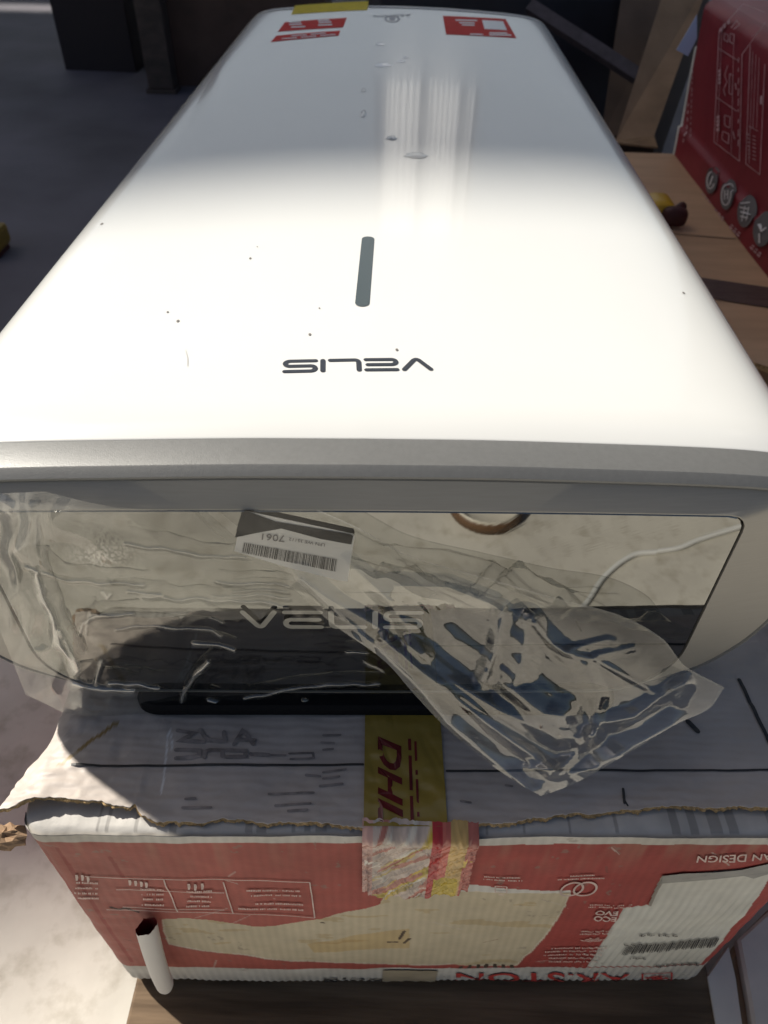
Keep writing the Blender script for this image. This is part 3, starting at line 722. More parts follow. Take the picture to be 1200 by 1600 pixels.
# pale carton beside it, bottom right
pc = empty('pale_carton', (.5, .0, FLOOR_Z), 'pale dusty carton with an open slit between its flaps beside the wooden pallet', 'cardboard box')
def slab(name, pts, z0, z1, m, parent, jit=.0):
    pts = [np.array(p, float) for p in pts]; ring0 = [(p[0], p[1], z0) for p in pts]; ring1 = [(p[0], p[1], z1) for p in pts]
    c = np.mean(pts, 0); ring2_ = [(p[0] + (c[0] - p[0]) * .02, p[1] + (c[1] - p[1]) * .02, z1 + .003) for p in pts]
    return obj(name, loft(name, [ring0, ring1, ring2_], True, True, True), m, parent)
slab('top_flap', [(.323, .012), (.352, .040), (.3505, .012), (.347, -.010), (.342, -.045), (.330, -.16), (.315, -.16), (.3185, -.04)], -.346, -.338, PALE, pc)
slab('top_flap', [(.362, .045), (.42, .085), (.80, .085), (.80, -.16), (.338, -.16), (.3505, -.045), (.356, -.01)], -.344, -.334, PALE, pc)
slab('body', [(.322, .005), (.41, .08), (.79, .08), (.79, -.155), (.322, -.155)], FLOOR_Z + .001, -.349, DKRAFT, pc)

# ------------------------------------------------------------------ water heater
HC = -.018                                            # centre line
heater = empty('water_heater', (HC, .78, 0), 'flat white enamelled water heater with a mirrored grey end panel, lying on its back', 'water heater')
half = [(0, .2225), (.07, .2218), (.14, .2192), (.20, .2160), (.240, .2120), (.264, .2060), (.279, .1965), (.2885, .181), (.2930, .156), (.293, .118), (.287, .085), (.273, .053), (.247, .024), (.210, .0075), (.168, .0012), (.09, .0012), (0, .0012)]
hs = spline(half, 100)
outline = np.concatenate([hs, (hs * [-1, 1])[::-1][1:-1]])        # closed, from top centre clockwise
NO = len(outline)
SKEW = .042                                           # the end sits a touch askew
def ring(y, inset=0.0, bow=0.0, src=outline):
    """outline shrunk inwards by inset (metres, along normals)"""
    t = np.roll(src, -1, 0) - np.roll(src, 1, 0); t /= np.linalg.norm(t, axis=1)[:, None]
    nrm = np.stack([-t[:, 1], t[:, 0]], 1)          # left normal; sign fixed below
    cen = src.mean(0)
    if ((src - cen) * nrm).sum() > 0: nrm = -nrm
    p = src + nrm * inset
    yy = y + bow * (np.abs(p[:, 0]) / .3) ** 2 + SKEW * p[:, 0] * max(0, 1 - max(0, y - .12) / .6)
    return [(HC + a, b, c) for (a, c), b in zip(p, np.broadcast_to(yy, len(p)))]
Y0, Y1 = .121, 1.462
bw_ = .006
body_rings = [ring(Y0, .004, bw_), ring(Y0 + .0004, .0012, bw_), ring(Y0 + .0022, 0, bw_)] + [ring(y, 0, bw_ * (1 - (y - Y0) / 1.3)) for y in np.linspace(.16, 1.42, 30)] + [ring(1.438, .0004), ring(1.4385, .0016), ring(1.4395, .0016), ring(1.440, .0004), ring(1.456, .0012), ring(1.461, .004), ring(1.464, .010), ring(1.465, .05)]
obj('front_cover', loft('front_cover', body_rings, True, False, True), WHITE, heater, True)
obj('cover_seam', loft('cover_seam', [ring(1.4383, .0008), ring(1.4397, .0008)], True), GAP, heater, True)
# silver rim: flat strip then a bevelled strip
obj('trim_ring', loft('trim_ring', [ring(.1232, .0028, bw_), ring(.1218, .0001, bw_), ring(.1200, -.0002, bw_), ring(.1000, .0014, bw_), ring(.0991, .0019, bw_), ring(.0947, .0058, bw_), ring(.0945, .0070, bw_), ring(.0968, .0090, bw_)], True), SILVER, heater, 'edges')
obj('shadow_gap', loft('shadow_gap', [ring(.0966, .0068, bw_), ring(.0966, .030, bw_)], True), GAP, heater, True)
# mirror outline, matched point by point with the body outline
def rrect(hw, z0, z1, rt, rb, n):
    pts = []
    def arc(cx, cz, r, a0, a1, k):
        for a in np.linspace(a0, a1, k): pts.append((cx + r * math.cos(a), cz + r * math.sin(a)))
    pts.append((0, z1))
    arc(hw - rt, z1 - rt, rt, math.pi / 2, 0, 14); arc(hw - rb, z0 + rb, rb, 0, -math.pi / 2, 18); pts.append((0, z0))
    return pts
def match(pts, top_bulge=.004):
    """resample a half outline so that each point lies on the same bearing as the body outline"""
    pts = np.array(pts, float); d = np.concatenate([[0], np.cumsum(np.linalg.norm(np.diff(pts, axis=0), axis=1))])
    dense = np.stack([np.interp(np.linspace(0, d[-1], 3000), d, pts[:, i]) for i in (0, 1)], 1)
    cz = .10; ang = np.arctan2(dense[:, 0], dense[:, 1] - cz); ang[0] = 0; ang[-1] = math.pi
    ob = np.arctan2(hs[:, 0], hs[:, 1] - .10); ob[0] = 0; ob[-1] = math.pi
    o2 = np.stack([np.interp(ob, ang, dense[:, i]) for i in (0, 1)], 1)
    # snap bearings close to the small corner so that it stays crisp
    o2[:, 1] += top_bulge * (1 - (o2[:, 0] / .23) ** 2) * (o2[:, 1] > .12)
    return np.concatenate([o2, (o2 * [-1, 1])[::-1][1:-1]])
MH = match(rrect(.2245, .017, .1945, .012, .052, 0))
MY = .0880
def mring(y, inset=0.0, bow=.003): return ring(y, inset, bow, MH)
obj('end_bezel', loft('end_bezel', [ring(.0962, .0080, bw_), ring(.0950, .0088, bw_), mring(MY - .0012, -.0004), mring(MY - .0012, .0003), mring(MY + .004, .0004)], True), BEZEL, heater, 'edges')
obj('mirror_gap', loft('mirror_gap', [mring(MY + .0012, -.0004), mring(MY + .0012, .0020)], True), GAP, heater)
# mirror glass, bowed a touch like the end it is set in
mr_r = [mring(MY - .0002, .0013), mring(MY - .0007, .0020)]
mm = np.array(mr_r[1]); mc = mm.mean(0)
for s in (.8, .6, .4, .2): mr_r.append([tuple(np.array([mc[0], 0, mc[2]]) + (p - np.array([mc[0], 0, mc[2]])) * np.array([s, 1, s]) - np.array([0, .003 * (abs(p[0] - HC) / .3) ** 2 * (1 - s * s) + SKEW * (p[0] - HC) * (1 - s), 0])) for p in mm])
obj('mirror_panel', loft('mirror_panel', mr_r, True, False, True), MIRROR, heater, False)
# black strip in place of the contact shade under the end
def plan(z, g=0.0):
    c = []
    for cx, cy, a0 in ((HC + .170, .0885, 0), (HC - .145, .0885, 90), (HC - .145, .125, 180), (HC + .170, .125, 270)):
        for a in np.linspace(math.radians(a0), math.radians(a0 + 90), 8):
            sx_, sy_ = {0: (1, -1), 90: (-1, -1), 180: (-1, 1), 270: (1, 1)}[a0]
            c.append((cx, cy, sx_, sy_, a - math.radians(a0)))
    out = []
    for cx, cy, sx_, sy_, a in c:
        if (sx_ > 0) == (sy_ < 0): px_, py_ = math.cos(a), math.sin(a)
        else: px_, py_ = math.sin(a), math.cos(a)
        r_ = .012 - g; x_ = cx + sx_ * r_ * px_ * 1.5; y_ = cy + sy_ * r_ * py_
        out.append((x_, y_ + SKEW * (x_ - HC), z))
    return out
obj('contact_shade_strip', loft('contact_shade_strip', [plan(.0026, .001), plan(.0036), plan(.0105), plan(.0128, .0022)], True, True, True), BLACK, heater)

zs_x = hs[:, 0]; zs_z = hs[:, 1]
def ztop(x): return float(np.interp(abs(x - HC), zs_x[:60], zs_z[:60]))
def topxy(px, py):
    z = .222
    for _ in range(4):
        p = onz(px, py, z); z = ztop(p[0])
    return float(p[0]), float(p[1])
def on_top(off): return lambda x, y: (x, y, ztop(x) + off)
def topdecal(name, parts, m, off=.0004, parent=heater): return obj(name, flat_mesh(name, parts, on_top(off)), m, parent)
# display bar
a, b = topxy(566, 474), topxy(575, 374)
vs, fs = strokes([(a[0] + (b[0] - a[0]) * i / 12, a[1] + (b[1] - a[1]) * i / 12) for i in range(13)], .0105, 10)
topdecal('display_bar', [(vs, fs)], BARM)
# the wordmark, readable from the far end: local u runs to -x, local v runs to -y
Hh, Wd = .0123, .0033
def arc_pts(c, r, a0, a1, n=8): return [(c[0] + r * math.cos(t), c[1] + r * math.sin(t)) for t in np.linspace(math.radians(a0), math.radians(a1), n)]
q4 = Hh / 4
def glyph(ch):
    if ch == 'V':
        w_ = .0172; return w_, [[(0, Hh), (w_ / 2 - .0016, .0011), *arc_pts((w_ / 2, .0014), .0012, 215, 325, 5), (w_ / 2 + .0016, .0011), (w_, Hh)]]
    if ch == 'E':
        w_ = .0195; return w_, [[(w_, 0), (q4, 0), *arc_pts((q4, q4), q4, 265, 95, 9), (q4, 2 * q4), (w_ - .001, 2 * q4)], [(0, Hh), (w_, Hh)]]
    if ch == 'L':
        w_ = .0185; return w_, [[(0, Hh), (0, .003), *arc_pts((.003, .003), .003, 185, 265, 6), (.003, 0), (w_, 0)]]
    if ch == 'I': return .0, [[(0, Hh), (.0, 0)]]
    w_ = .0195; return w_, [[(w_, Hh), (q4, Hh), *arc_pts((q4, 3 * q4), q4, 95, 265, 9), (q4, 2 * q4), (w_ - q4, 2 * q4), *arc_pts((w_ - q4, q4), q4, 85, -85, 9), (w_ - q4, 0), (0, 0)]]
o_v = topxy(670, 561.5); o_s = topxy(446, 565)
tot = np.linalg.norm(np.array(o_v) - np.array(o_s)); ud = (np.array(o_s) - np.array(o_v)) / tot; vd = np.array([-ud[1], ud[0]])
if vd[1] > 0: vd = -vd
vd = -vd                                              # up of the letters points to the camera side
gl = 'VELIS'; wsum = sum(glyph(c)[0] for c in gl); gap = (tot - wsum) / 4
x = 0.0
base = np.array(o_v)
for c in gl:
    w_, st = glyph(c)
    parts = []
    for pl in st:
        pl2 = [base + ud * (x + p[0]) - vd * (p[1]) for p in pl]
        parts.append(strokes(pl2, Wd, 6))
    topdecal('letter', parts, INK, .0004)
    x += w_ + gap
def quad_top(px): return poly2([topxy(*p) for p in px])
def sub_top(px, nx=6):
    c = bilin([topxy(*p) for p in px]); vs = []; fs = []
    for i in range(nx + 1): vs += [c((i / nx, 0)), c((i / nx, 1))]
    for i in range(nx): fs.append((2 * i, 2 * i + 2, 2 * i + 3, 2 * i + 1))
    return vs, fs
topdecal('yellow_sticker', [sub_top([(455,23),(574,16),(576,2),(461,9)])], YSTICK)
s1 = topdecal('red_sticker', [sub_top([(434,50),(536,43),(542,28),(445,35)])], RSTICK)
s2 = topdecal('red_sticker', [sub_top([(423,66),(529,56),(532,48),(432,56)])], RSTICK)
s3 = topdecal('red_sticker', [sub_top([(697,54),(807,60),(790,30),(692,25)])], RSTICK)
s3['label'] = 'red sticker with a white printed panel'
topdecal('sticker_panel', [sub_top([(757,46),(792,48),(786,34),(753,32)])], STWHITE, .0008, s3)
tiny = []
for (xx, yy, ww) in ((452,40,20),(498,37,20),(455,44,22),(497,41,22),(452,36.5,18),(497,34,18)): tiny.append(quad_top([(xx, yy), (xx + ww, yy - .8), (xx + ww, yy - 2.6), (xx, yy - 1.8)]))
topdecal('sticker_print', tiny, STWHITE, .0008, s1)
topdecal('sticker_print', [quad_top([(x0, y0), (x0 + 24, y0 - 1.8), (x0 + 24, y0 - 3), (x0, y0 - 1.2)]) for x0, y0 in ((440,62),(470,59.5),(500,57),(455,57.5),(485,55))], STWHITE, .0008, s2)
topdecal('sticker_text', [quad_top([(x0, y0), (x0 + w0, y0 + .6), (x0 + w0 - 1, y0 - 1.2), (x0 - 1, y0 - 1.8)]) for x0, y0, w0 in ((712,33,34),(718,37,24),(722,40.5,20),(765,56,34),(735,55,20),(765,53,28))], STWHITE, .0008, s3)['kind'] = 'stuff'
lgm = mat('logo_grey', (.12, .14, .20), rough=.4)
cl = topxy(613, 29.5)
topdecal('emblem', [ring2(cl[0], cl[1], .0105, .0135, 1, 2.2), disc2(cl[0], cl[1], .0055, 1, 2.0)], lgm)
vs, fs = text2('ARISTON', 0, .01); bq = bilin([topxy(642, 22), topxy(584, 24), topxy(583, 27.5), topxy(642, 25.5)])
topdecal('brand_word', [([bq(p) for p in vs], fs)], lgm)
# small dents and flecks in the enamel, bright glints painted as whiter blobs
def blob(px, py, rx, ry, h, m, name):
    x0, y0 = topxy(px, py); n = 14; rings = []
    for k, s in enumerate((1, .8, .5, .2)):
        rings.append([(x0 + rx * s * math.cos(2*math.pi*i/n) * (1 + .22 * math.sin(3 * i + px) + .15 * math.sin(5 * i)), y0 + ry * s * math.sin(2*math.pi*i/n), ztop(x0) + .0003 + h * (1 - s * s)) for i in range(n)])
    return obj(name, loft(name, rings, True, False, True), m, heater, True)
GLINT = mat('glint_white', (.93, .93, .94), rough=.12, spec=.6, coat=.5)
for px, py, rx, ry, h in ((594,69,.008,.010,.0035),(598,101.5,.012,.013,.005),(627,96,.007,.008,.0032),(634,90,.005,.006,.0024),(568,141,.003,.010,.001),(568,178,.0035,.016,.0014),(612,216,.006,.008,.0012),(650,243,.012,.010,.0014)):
    blob(px, py, rx, ry, h * (.25 if py < 120 else 1), GLINT if py < 120 else WHITE, 'painted_glint' if py < 120 else 'dent')
for px, py, r in ((159,350,.0014),(391,404,.0010),(402,386,.0006),(262,488,.0008),(278,502,.0011),(484,523,.0010),(499,482,.0006),(1068,458,.0011),(620,547,.0010)):
    x0, y0 = topxy(px, py); topdecal('fleck', [disc2(x0, y0, r, 1, 1.6, 7)], mat('grime', (.13, .12, .11), rough=.7))
a = [topxy(290, 548), topxy(293, 560), topxy(293, 572)]; topdecal('scratch', [strokes(a, .0006, 2)], mat('scratch_grey', (.45, .44, .42), rough=.5))
# barcode label stuck under the film on the mirror
def mirror_y(x): return MY - .0010 + .003 * 0 * x
LY = .0855
_mn = np.array([SKEW, -1.0, 0])
def onm(px, py, off=0.0): return onplane(px, py, np.array([HC, LY - off, 0]), _mn)
def mpoly(px, off): return [tuple(onm(*p, off)) for p in px]
lw_px = [(368,832),(397,816),(440,805),(470,813),(547,838),(550,850),(545,895),(528,905),(480,882),(440,878),(400,872),(365,859)]
bl_ = obj('barcode_label', mesh('barcode_label', mpoly([(366,861),(379,801),(384,798.5),(388,799),(552,834),(554,839),(543,908),(530,907),(440,884)], .0004), [tuple(range(9))]), mat('label_white', (.52, .51, .49), rough=.45), heater)
obj('label_band', mesh('label_band', mpoly([(367,840),(378,801),(383,798.5),(389,799.5),(430,815),(547,834.5),(552,837),(549,851),(500,842),(440,826),(400,833)], .0008), [tuple(range(11))]), BLACK, bl_)
vv = []; ff = []
x = 0.0
while x < 1:
    wv = random.choice((.004, .006, .009, .013)); 
    a = np.array([381, 848]) + np.array([146, 26]) * x; b = np.array([381, 848]) + np.array([146, 26]) * min(1, x + wv); dn = np.array([-3.0, 15.5 + 4 * x])
    k = len(vv); vv += mpoly([tuple(a), tuple(b), tuple(b + dn), tuple(a + dn)], .0008); ff.append((k, k + 1, k + 2, k + 3)); x += wv + random.choice((.004, .006, .010))
obj('barcode', mesh('barcode', vv, ff), BLKINK, bl_)['kind'] = 'stuff'
GREYINK = mat('grey_ink', (.13, .12, .12), rough=.6)
def mword(s, q, m, off=.0008, parent=bl_, name='label_word'):
    b = bilin(q); vs, fs = text2(s, 0, .008); return obj(name, mesh(name, [tuple(onm(*b(p), off)) for p in vs], fs), m, parent)
mword('7061', [(445,836.5),(410,833.5),(408.5,843.5),(444,847.5)], GREYINK)
mword('LPN WE 35112', [(508,849.5),(452,840),(451,844.5),(507,854.5)], GREYINK)
# pale wordmark on the mirror
x = 0.0
zb = [onm(383, 981), onm(700, 981)]
WMK = mat('wordmark_pale', (.33, .32, .29), rough=.35, metal=.3)
o3 = onm(383, 979); sc = (onm(540, 979)[0] - o3[0]) / .062
for c in gl:
    w_, st = glyph(c); V3 = []; F3 = []
    for pl in st:
        pl2 = [(o3[0] + sc * (x + p[0] * 1.1), o3[2] + p[1] * 1.15 * sc) for p in pl]
        vs, fs = strokes(pl2, .0034 * sc, 5); k = len(V3); V3 += [(p[0], LY - .0002 + SKEW * (p[0] - HC), p[1]) for p in vs]; F3 += [tuple(k + i for i in f) for f in fs]
    obj('letter', mesh('letter', V3, F3), WMK, heater); x += w_ * 1.1 + .0065

# ------------------------------------------------------------------ protective film peeling off the mirror
film = empty('protective_film', (0, .08, .1), 'crumpled clear plastic film half peeled from the mirrored end panel', 'plastic film')
nx, ny = 420, 220
top_c = np.array([(-90,776),(0,771),(70,768),(130,783),(180,793),(240,797),(300,799),(330,826),(370,860),(440,905),(520,975),(600,1030),(650,1088),(700,1140)], float)
bot_c = np.array([(-90,880),(0,985),(40,1085),(100,1114),(150,1119),(230,1117),(420,1114),(600,1114),(700,1142)], float)
xs = np.linspace(-90, 700, nx); yt = np.interp(xs, top_c[:, 0], top_c[:, 1]); yb = np.interp(xs, bot_c[:, 0], bot_c[:, 1])
PX = np.repeat(xs[None], ny, 0); PY = yt[None] + np.linspace(0, 1, ny)[:, None] * (yb - yt)[None]
lift = np.full(PX.shape, .0012); haze = np.full(PX.shape, .014)
haze += .015 * pnoise(PX, PY, .012, 7)
def ridge(pts, wd, h, hz=0.0):
    global lift, haze
    d = segdist(PX + 3 * pnoise(PX, PY, .03, 15, 1), PY + 3 * pnoise(PX, PY, .03, 17, 1), pts); n = .75 + .45 * pnoise(PX, PY, .03, 19)
    g = np.clip(1.15 - d / (wd * 1.5 * np.maximum(n, .3)), 0, 1); lift += .8 * h * g; haze += 1.35 * hz * g ** 2
# trapped-air creases
for pts, wd, h, hz in (
    ([(40,888),(90,905),(150,912),(225,914)], 4, .0022, .10), ([(55,900),(75,950),(95,1010),(120,1052)], 8, .0035, .30), ([(95,985),(125,1050)], 4, .002, .15),
    ([(195,852),(260,860),(330,870),(390,871)], 3.2, .0018, .10), ([(340,910),(430,912),(470,916)], 3, .0015, .10), ([(365,922),(450,922)], 2.5, .0012, .06),
    ([(222,933),(300,937),(380,940),(450,948)], 3.2, .0016, .10), ([(330,932),(400,931),(452,934)], 2.6, .0012, .08), ([(200,926),(250,930)], 3, .0014, .12),
    ([(122,992),(130,975),(150,962),(210,960)], 3.4, .0018, .16), ([(180,985),(240,980),(330,985),(345,996)], 3.0, .0014, .14), ([(305,1007),(340,1010),(365,1018)], 3.2, .0018, .22),
    ([(285,1105),(290,1080),(310,1050),(325,1036)], 5, .0030, .34), ([(148,1068),(155,1045),(158,1035)], 3.5, .0018, .2), ([(115,1070),(160,1078),(210,1082)], 6, .003, .3), ([(170,1070),(215,1070),(245,1078)], 4, .0022, .3),
    ([(325,1095),(345,1100),(360,1102)], 5, .0025, .35), ([(380,1092),(470,1077),(530,1071),(590,1070)], 3.4, .002, .22), ([(475,1100),(510,1106),(555,1107)], 5, .0025, .24), ([(540,1020),(575,1019)], 2.5, .0012, .2), ([(570,1033),(600,1050)], 2.5, .0012, .2),
    ([(160,925),(168,935),(172,930)], 3, .0012, .2), ([(140,955),(135,990)], 3, .0014, .12), ([(415,885),(450,890)], 3, .001, .08), ([(330,965),(350,975)], 3, .001, .08)):
    ridge(pts, wd, h, hz)
# loose, buckled upper corner
loose = np.clip((300 - PX) / 220, 0, 1) * np.clip(1 - (PY - 768) / 135, 0, 1) ** .8
buck = np.abs(pnoise(PX * .9 + PY * .55, PY * 1.4 - PX * .35, .008, 23, 2))
lift += loose * (.004 + .016 * (.5 - np.clip(buck, 0, .5))); haze += loose * .05
edge_l = np.clip(1 - np.abs(PX - np.interp(PY, [770, 985, 1085, 1118], [0, 40, 90, 150])) / 70, 0, 1)
lift += edge_l * .006 * (.5 - np.clip(np.abs(pnoise(PX * 1.6, PY * .9, .011, 29, 2)), 0, .5)) * 2; haze += edge_l * .10
low = np.clip((PY - 1040) / 70, 0, 1) * np.clip((430 - PX) / 300, 0, 1); lift += low * .005 * (1 - np.abs(pnoise(PX, PY, .012, 33, 1))); haze += low * .08
haze += .30 * np.exp(-((PX - 160) / 40) ** 2 - ((PY - 868) / 14) ** 2) * (pnoise(PX, PY, .25, 37, 2) > .05)      # stippled glue mark
lift += .0003 * pnoise(PX, PY, .03, 39)
Dc = np.stack([PX - 600, 800 - PY, np.full(PX.shape, F_PX)], -1) @ ROT.T
Yp = LY - .0012 - lift + .02 * np.clip((30 - PX) / 120, 0, 1) ** 2
Pf = CAM + ((Yp - SKEW * HC - CAM[1]) / (Dc[..., 1] - SKEW * Dc[..., 0]))[..., None] * Dc
obj('adhered_sheet', grid_mesh('adhered_sheet', Pf, None, {'haze': np.clip(haze, 0, .75), 'gloss': np.clip(.032 + .55 * (haze - .014), .03, .28)}), FILM, film, True)
# peeled flap hanging forward
E1 = spline([(498,797),(560,825),(640,868),(760,903),(870,935),(970,962),(1035,998),(1070,1040),(1132,1074)], 240)
E2 = spline([(308,799),(370,860),(440,905),(520,975),(600,1032),(650,1088),(700,1140),(760,1190),(810,1224),(846,1244)], 240)
end = spline([(846,1244),(900,1223),(1000,1166),(1060,1130),(1108,1107),(1132,1074)], 130)
ns, ntt = 240, 130
S = np.linspace(0, 1, ns)[None]; T = np.linspace(0, 1, ntt)[:, None]
FX = E2[None, :, :] * (1 - T[..., None]) + E1[None, :, :] * T[..., None]
lin = E2[-1] * (1 - T) + E1[-1] * T
FX = FX + (S[..., None] ** 6) * (end - lin)[:, None, :]
fx, fy = FX[..., 0], FX[..., 1]
base = .003 + .066 * S ** 1.9 * (1 - .80 * T) + 0 * T
crum = np.clip(S * 2.2, .25, 1)
KS = .55                                              # crease sharpness per photo pixel
def crumple(X, Y, cell, seed, stretch=2.2):
    """sharp valleys between curved patches"""
    a = math.radians(42); x = (X * math.cos(a) + Y * math.sin(a)) / stretch + 9 * pnoise(X, Y, .012, seed, 1); y = -X * math.sin(a) + Y * math.cos(a) + 9 * pnoise(X, Y, .012, seed + 3, 1)
    r = np.random.default_rng(seed); n = int((x.max() - x.min()) * (y.max() - y.min()) / cell**2) + 4
    P_ = np.stack([r.uniform(x.min(), x.max(), n), r.uniform(y.min(), y.max(), n)], 1); h = r.uniform(-.5, .5, n)
    tx_ = r.uniform(-.35, .35, (n, 2)); d1 = np.full(x.shape, 1e9); out = np.zeros(x.shape)
    best = np.full(x.shape, -1e9)
    for k in range(n):                                # upper envelope of tilted cones: ridged facets
        v = h[k] * cell * .5 - .75 * np.hypot(x - P_[k, 0], y - P_[k, 1]) + tx_[k, 0] * (x - P_[k, 0]) + tx_[k, 1] * (y - P_[k, 1])
        m_ = np.maximum(best, v); best = m_ + np.log1p(np.exp(-np.minimum(np.abs(best - v), 1e3) * KS)) / KS
    return best / cell
c1 = crumple(fx, fy, 60, 51, 3.4); c2 = crumple(fx, fy, 26, 57, 3.6)
fl_ = base + crum * (.0125 * (c1 + .45) + .0034 * (c2 + .4)) * (1 - .96 * np.clip((T - .42) / .36, 0, 1))
fh = np.full(fx.shape, .028) + .035 * np.clip((S - .7) / .3, 0, 1) * (1 - .5 * T)
def fold(pts, wd, h, hz, soft=True):
    global fl_, fh
    d = segdist(fx, fy, pts); g = np.clip(1 - d / (wd * 3.2), 0, 1); fl_ = fl_ + h * .62 * g; fh = fh + hz * .8 * np.clip(1 - d / (wd * 1.2), 0, 1) ** 1.5
fold([(470,905),(560,985),(640,1060),(700,1130),(760,1180),(830,1236)], 9, .007, .22)      # doubled edge
fold([(600,1000),(660,1050),(760,1130),(860,1200)], 5, .006, .18); fold([(640,1010),(700,1060),(780,1110),(870,1155),(930,1150)], 6, .006, .12)
fold([(470,905),(520,940),(600,985)], 6, .004, .2); fold([(545,880),(600,930),(640,985),(660,1020)], 6, .005, .12)
fold([(785,955),(775,1010),(755,1062)], 6, .007, .26); fold([(820,975),(815,1020),(800,1075),(850,1115),(880,1120)], 11, .008, .16)
fold([(620,915),(700,918),(770,945)], 7, .005, .12); fold([(830,965),(870,1010),(915,1040),(935,1090),(925,1140)], 6, .006, .08)
fold([(940,1130),(990,1120),(1030,1090),(1070,1068)], 6, .006, .16); fold([(860,1215),(930,1200),(1000,1160),(1050,1132)], 9, .007, .26); fold([(830,1200),(870,1205),(930,1145)], 5, .005, .18)
fold([(1055,1075),(1070,1068),(1060,1090)], 6, .005, .3); fold([(890,1015),(950,1000),(960,1003)], 3, .002, .2); fold([(930,1025),(990,1013)], 3, .002, .2)
fold([(835,975),(860,1005),(885,1020),(930,1030),(1020,1080)], 2.2, .002, .25)
e2d = segdist(fx, fy, [tuple(p) for p in E2[::6]]); fh = fh + .34 * np.clip(1 - e2d / 16, 0, 1) ** .6 * np.clip((S - .42) / .1, 0, 1) * np.clip((.80 - S) / .1, 0, 1)
for P_ in (E1, ): d = segdist(fx, fy, [tuple(p) for p in P_[::6]]); fh = fh + .22 * np.exp(-(d / 2.0) ** 2)
dd = segdist(fx, fy, [tuple(p) for p in end[::6]]); fh = fh + .20 * np.exp(-(dd / 5) ** 2)
fl_ = np.maximum(fl_, .0012 + .02 * S * (1 - T) * 0 + base * .4)
Df = np.stack([fx - 600, 800 - fy, np.full(fx.shape, F_PX)], -1) @ ROT.T
Yf = LY - .003 - fl_
Pl = CAM + ((Yf - SKEW * HC - CAM[1]) / (Df[..., 1] - SKEW * Df[..., 0]))[..., None] * Df
Pl[..., 2] = np.where(Pl[..., 2] < .006, .003 + .003 * np.exp((Pl[..., 2] - .006) / .01), Pl[..., 2])
obj('peeled_flap', grid_mesh('peeled_flap', Pl, None, {'haze': np.clip(fh, 0, .8), 'gloss': np.broadcast_to(.03 + .10 * np.clip((S - .22) / .25, 0, 1), fx.shape) * (1 - .6 * np.clip((T - .72) / .2, 0, 1))}), FILM, film, True)

# ------------------------------------------------------------------ things to the right and behind
BZ = -.10
bc = empty('flat_topped_carton', (.8, 1.3, FLOOR_Z), 'brown carton with a strapped flat top under the dark red box', 'cardboard box')
slab('body', [(.50, .80), (.533, .772), (.70, .66), (1.35, .66), (1.35, 1.70), (.50, 1.70)], FLOOR_Z + .001, BZ - .012, DKRAFT, bc)
tpn = slab('top_sheet', [(.49, .79), (.536, .764), (.70, .645), (1.36, .645), (1.36, 1.715), (.49, 1.715)], BZ - .011, BZ - .0035, BROWNPLY, bc)
ed = [np.array([.49, .79, BZ - .006]), np.array([.536, .764, BZ - .006]), np.array([.70, .645, BZ - .006])]
ep = spline(ed, 60); rows = []
for kk in range(4): rows.append(ep + np.stack([-.003 - .0015 * vnoise(ep[:, 0], ep[:, 1] + kk, 300, 201), -.004 - .002 * vnoise(ep[:, 0], ep[:, 1] + kk, 260, 203), np.full(60, .0045 - .003 * kk)], 1))
obj('torn_edge', grid_mesh('torn_edge', np.array(rows)), KRAFTEDGE, tpn)
def pzq(px, z): return [tuple(onz(*p, z)) for p in px]
obj('strap', mesh('strap', [*[tuple(v) for v in pzq([(1085,432),(1210,450),(1210,482),(1085,462)], BZ + .0012)], *[tuple(v) for v in pzq([(1085,432),(1210,450),(1210,482),(1085,462)], BZ - .0008)]], [(0, 1, 2, 3), (7, 6, 5, 4), (0, 4, 5, 1), (1, 5, 6, 2), (2, 6, 7, 3), (3, 7, 4, 0)]), mat('brown_strap', (.075, .045, .04), rough=.5, color2=(.13, .085, .07), vscale=25, stretch=(1, 14, 1)), bc)
obj('strap_line', mesh('strap_line', pzq([(1052,364),(1150,372),(1150,374),(1052,366)], BZ + .0004), [(0, 1, 2, 3)]), DKRAFT, bc)

# dark red printed box on it
RX = .655
rb = empty('red_printed_box', (.93, 1.2, BZ), 'dark red printed carton with round icons standing on the brown carton', 'cardboard box')
yA, yB, zT = 1.695, .75, .20
def rface(y, z, off=0.0):
    b = .004 * math.sin(max(0, min(1, (y - yB) / (yA - yB))) * math.pi) * (1 if z > -.05 else .2)
    step = .006 if z < -.042 - .0 else .0
    return (RX - off - b * 0 - step + .05 * 0, y + (z - BZ) * .30, z)
ny2 = 40
Pr = np.zeros((26, ny2, 3))
zz = np.concatenate([np.linspace(BZ, -.0435, 6), np.linspace(-.041, zT - .02, 14), zT - .02 + .02 * np.sin(np.linspace(.3, math.pi / 2, 6))])
for i, z in enumerate(zz):
    for j, y in enumerate(np.linspace(yB, yA, ny2)):
        p = rface(y, z); back = 0 if i < 20 else .02 * (1 - math.cos(math.asin(min(1, (z - (zT - .02)) / .02)))) * 1.6
        Pr[i, j] = (p[0] + back + .0025 * noise.noise(Vector((y * 6, z * 6, 1))), p[1], p[2])
sp = obj('printed_side', grid_mesh('printed_side', Pr), DARKRED, rb, True)
top0 = Pr[-1]; obj('box_top', grid_mesh('box_top', np.array([top0, top0 + np.array([.5, 0, -.002])])), mat('red_top', (.27, .03, .04), rough=.5, var=.1, vscale=10), rb, True)
Pe = np.array([Pr[:, -1], Pr[:, -1] + np.array([.52, .004, 0])]); obj('end_panel', grid_mesh('end_panel', Pe), WPAPER, rb)
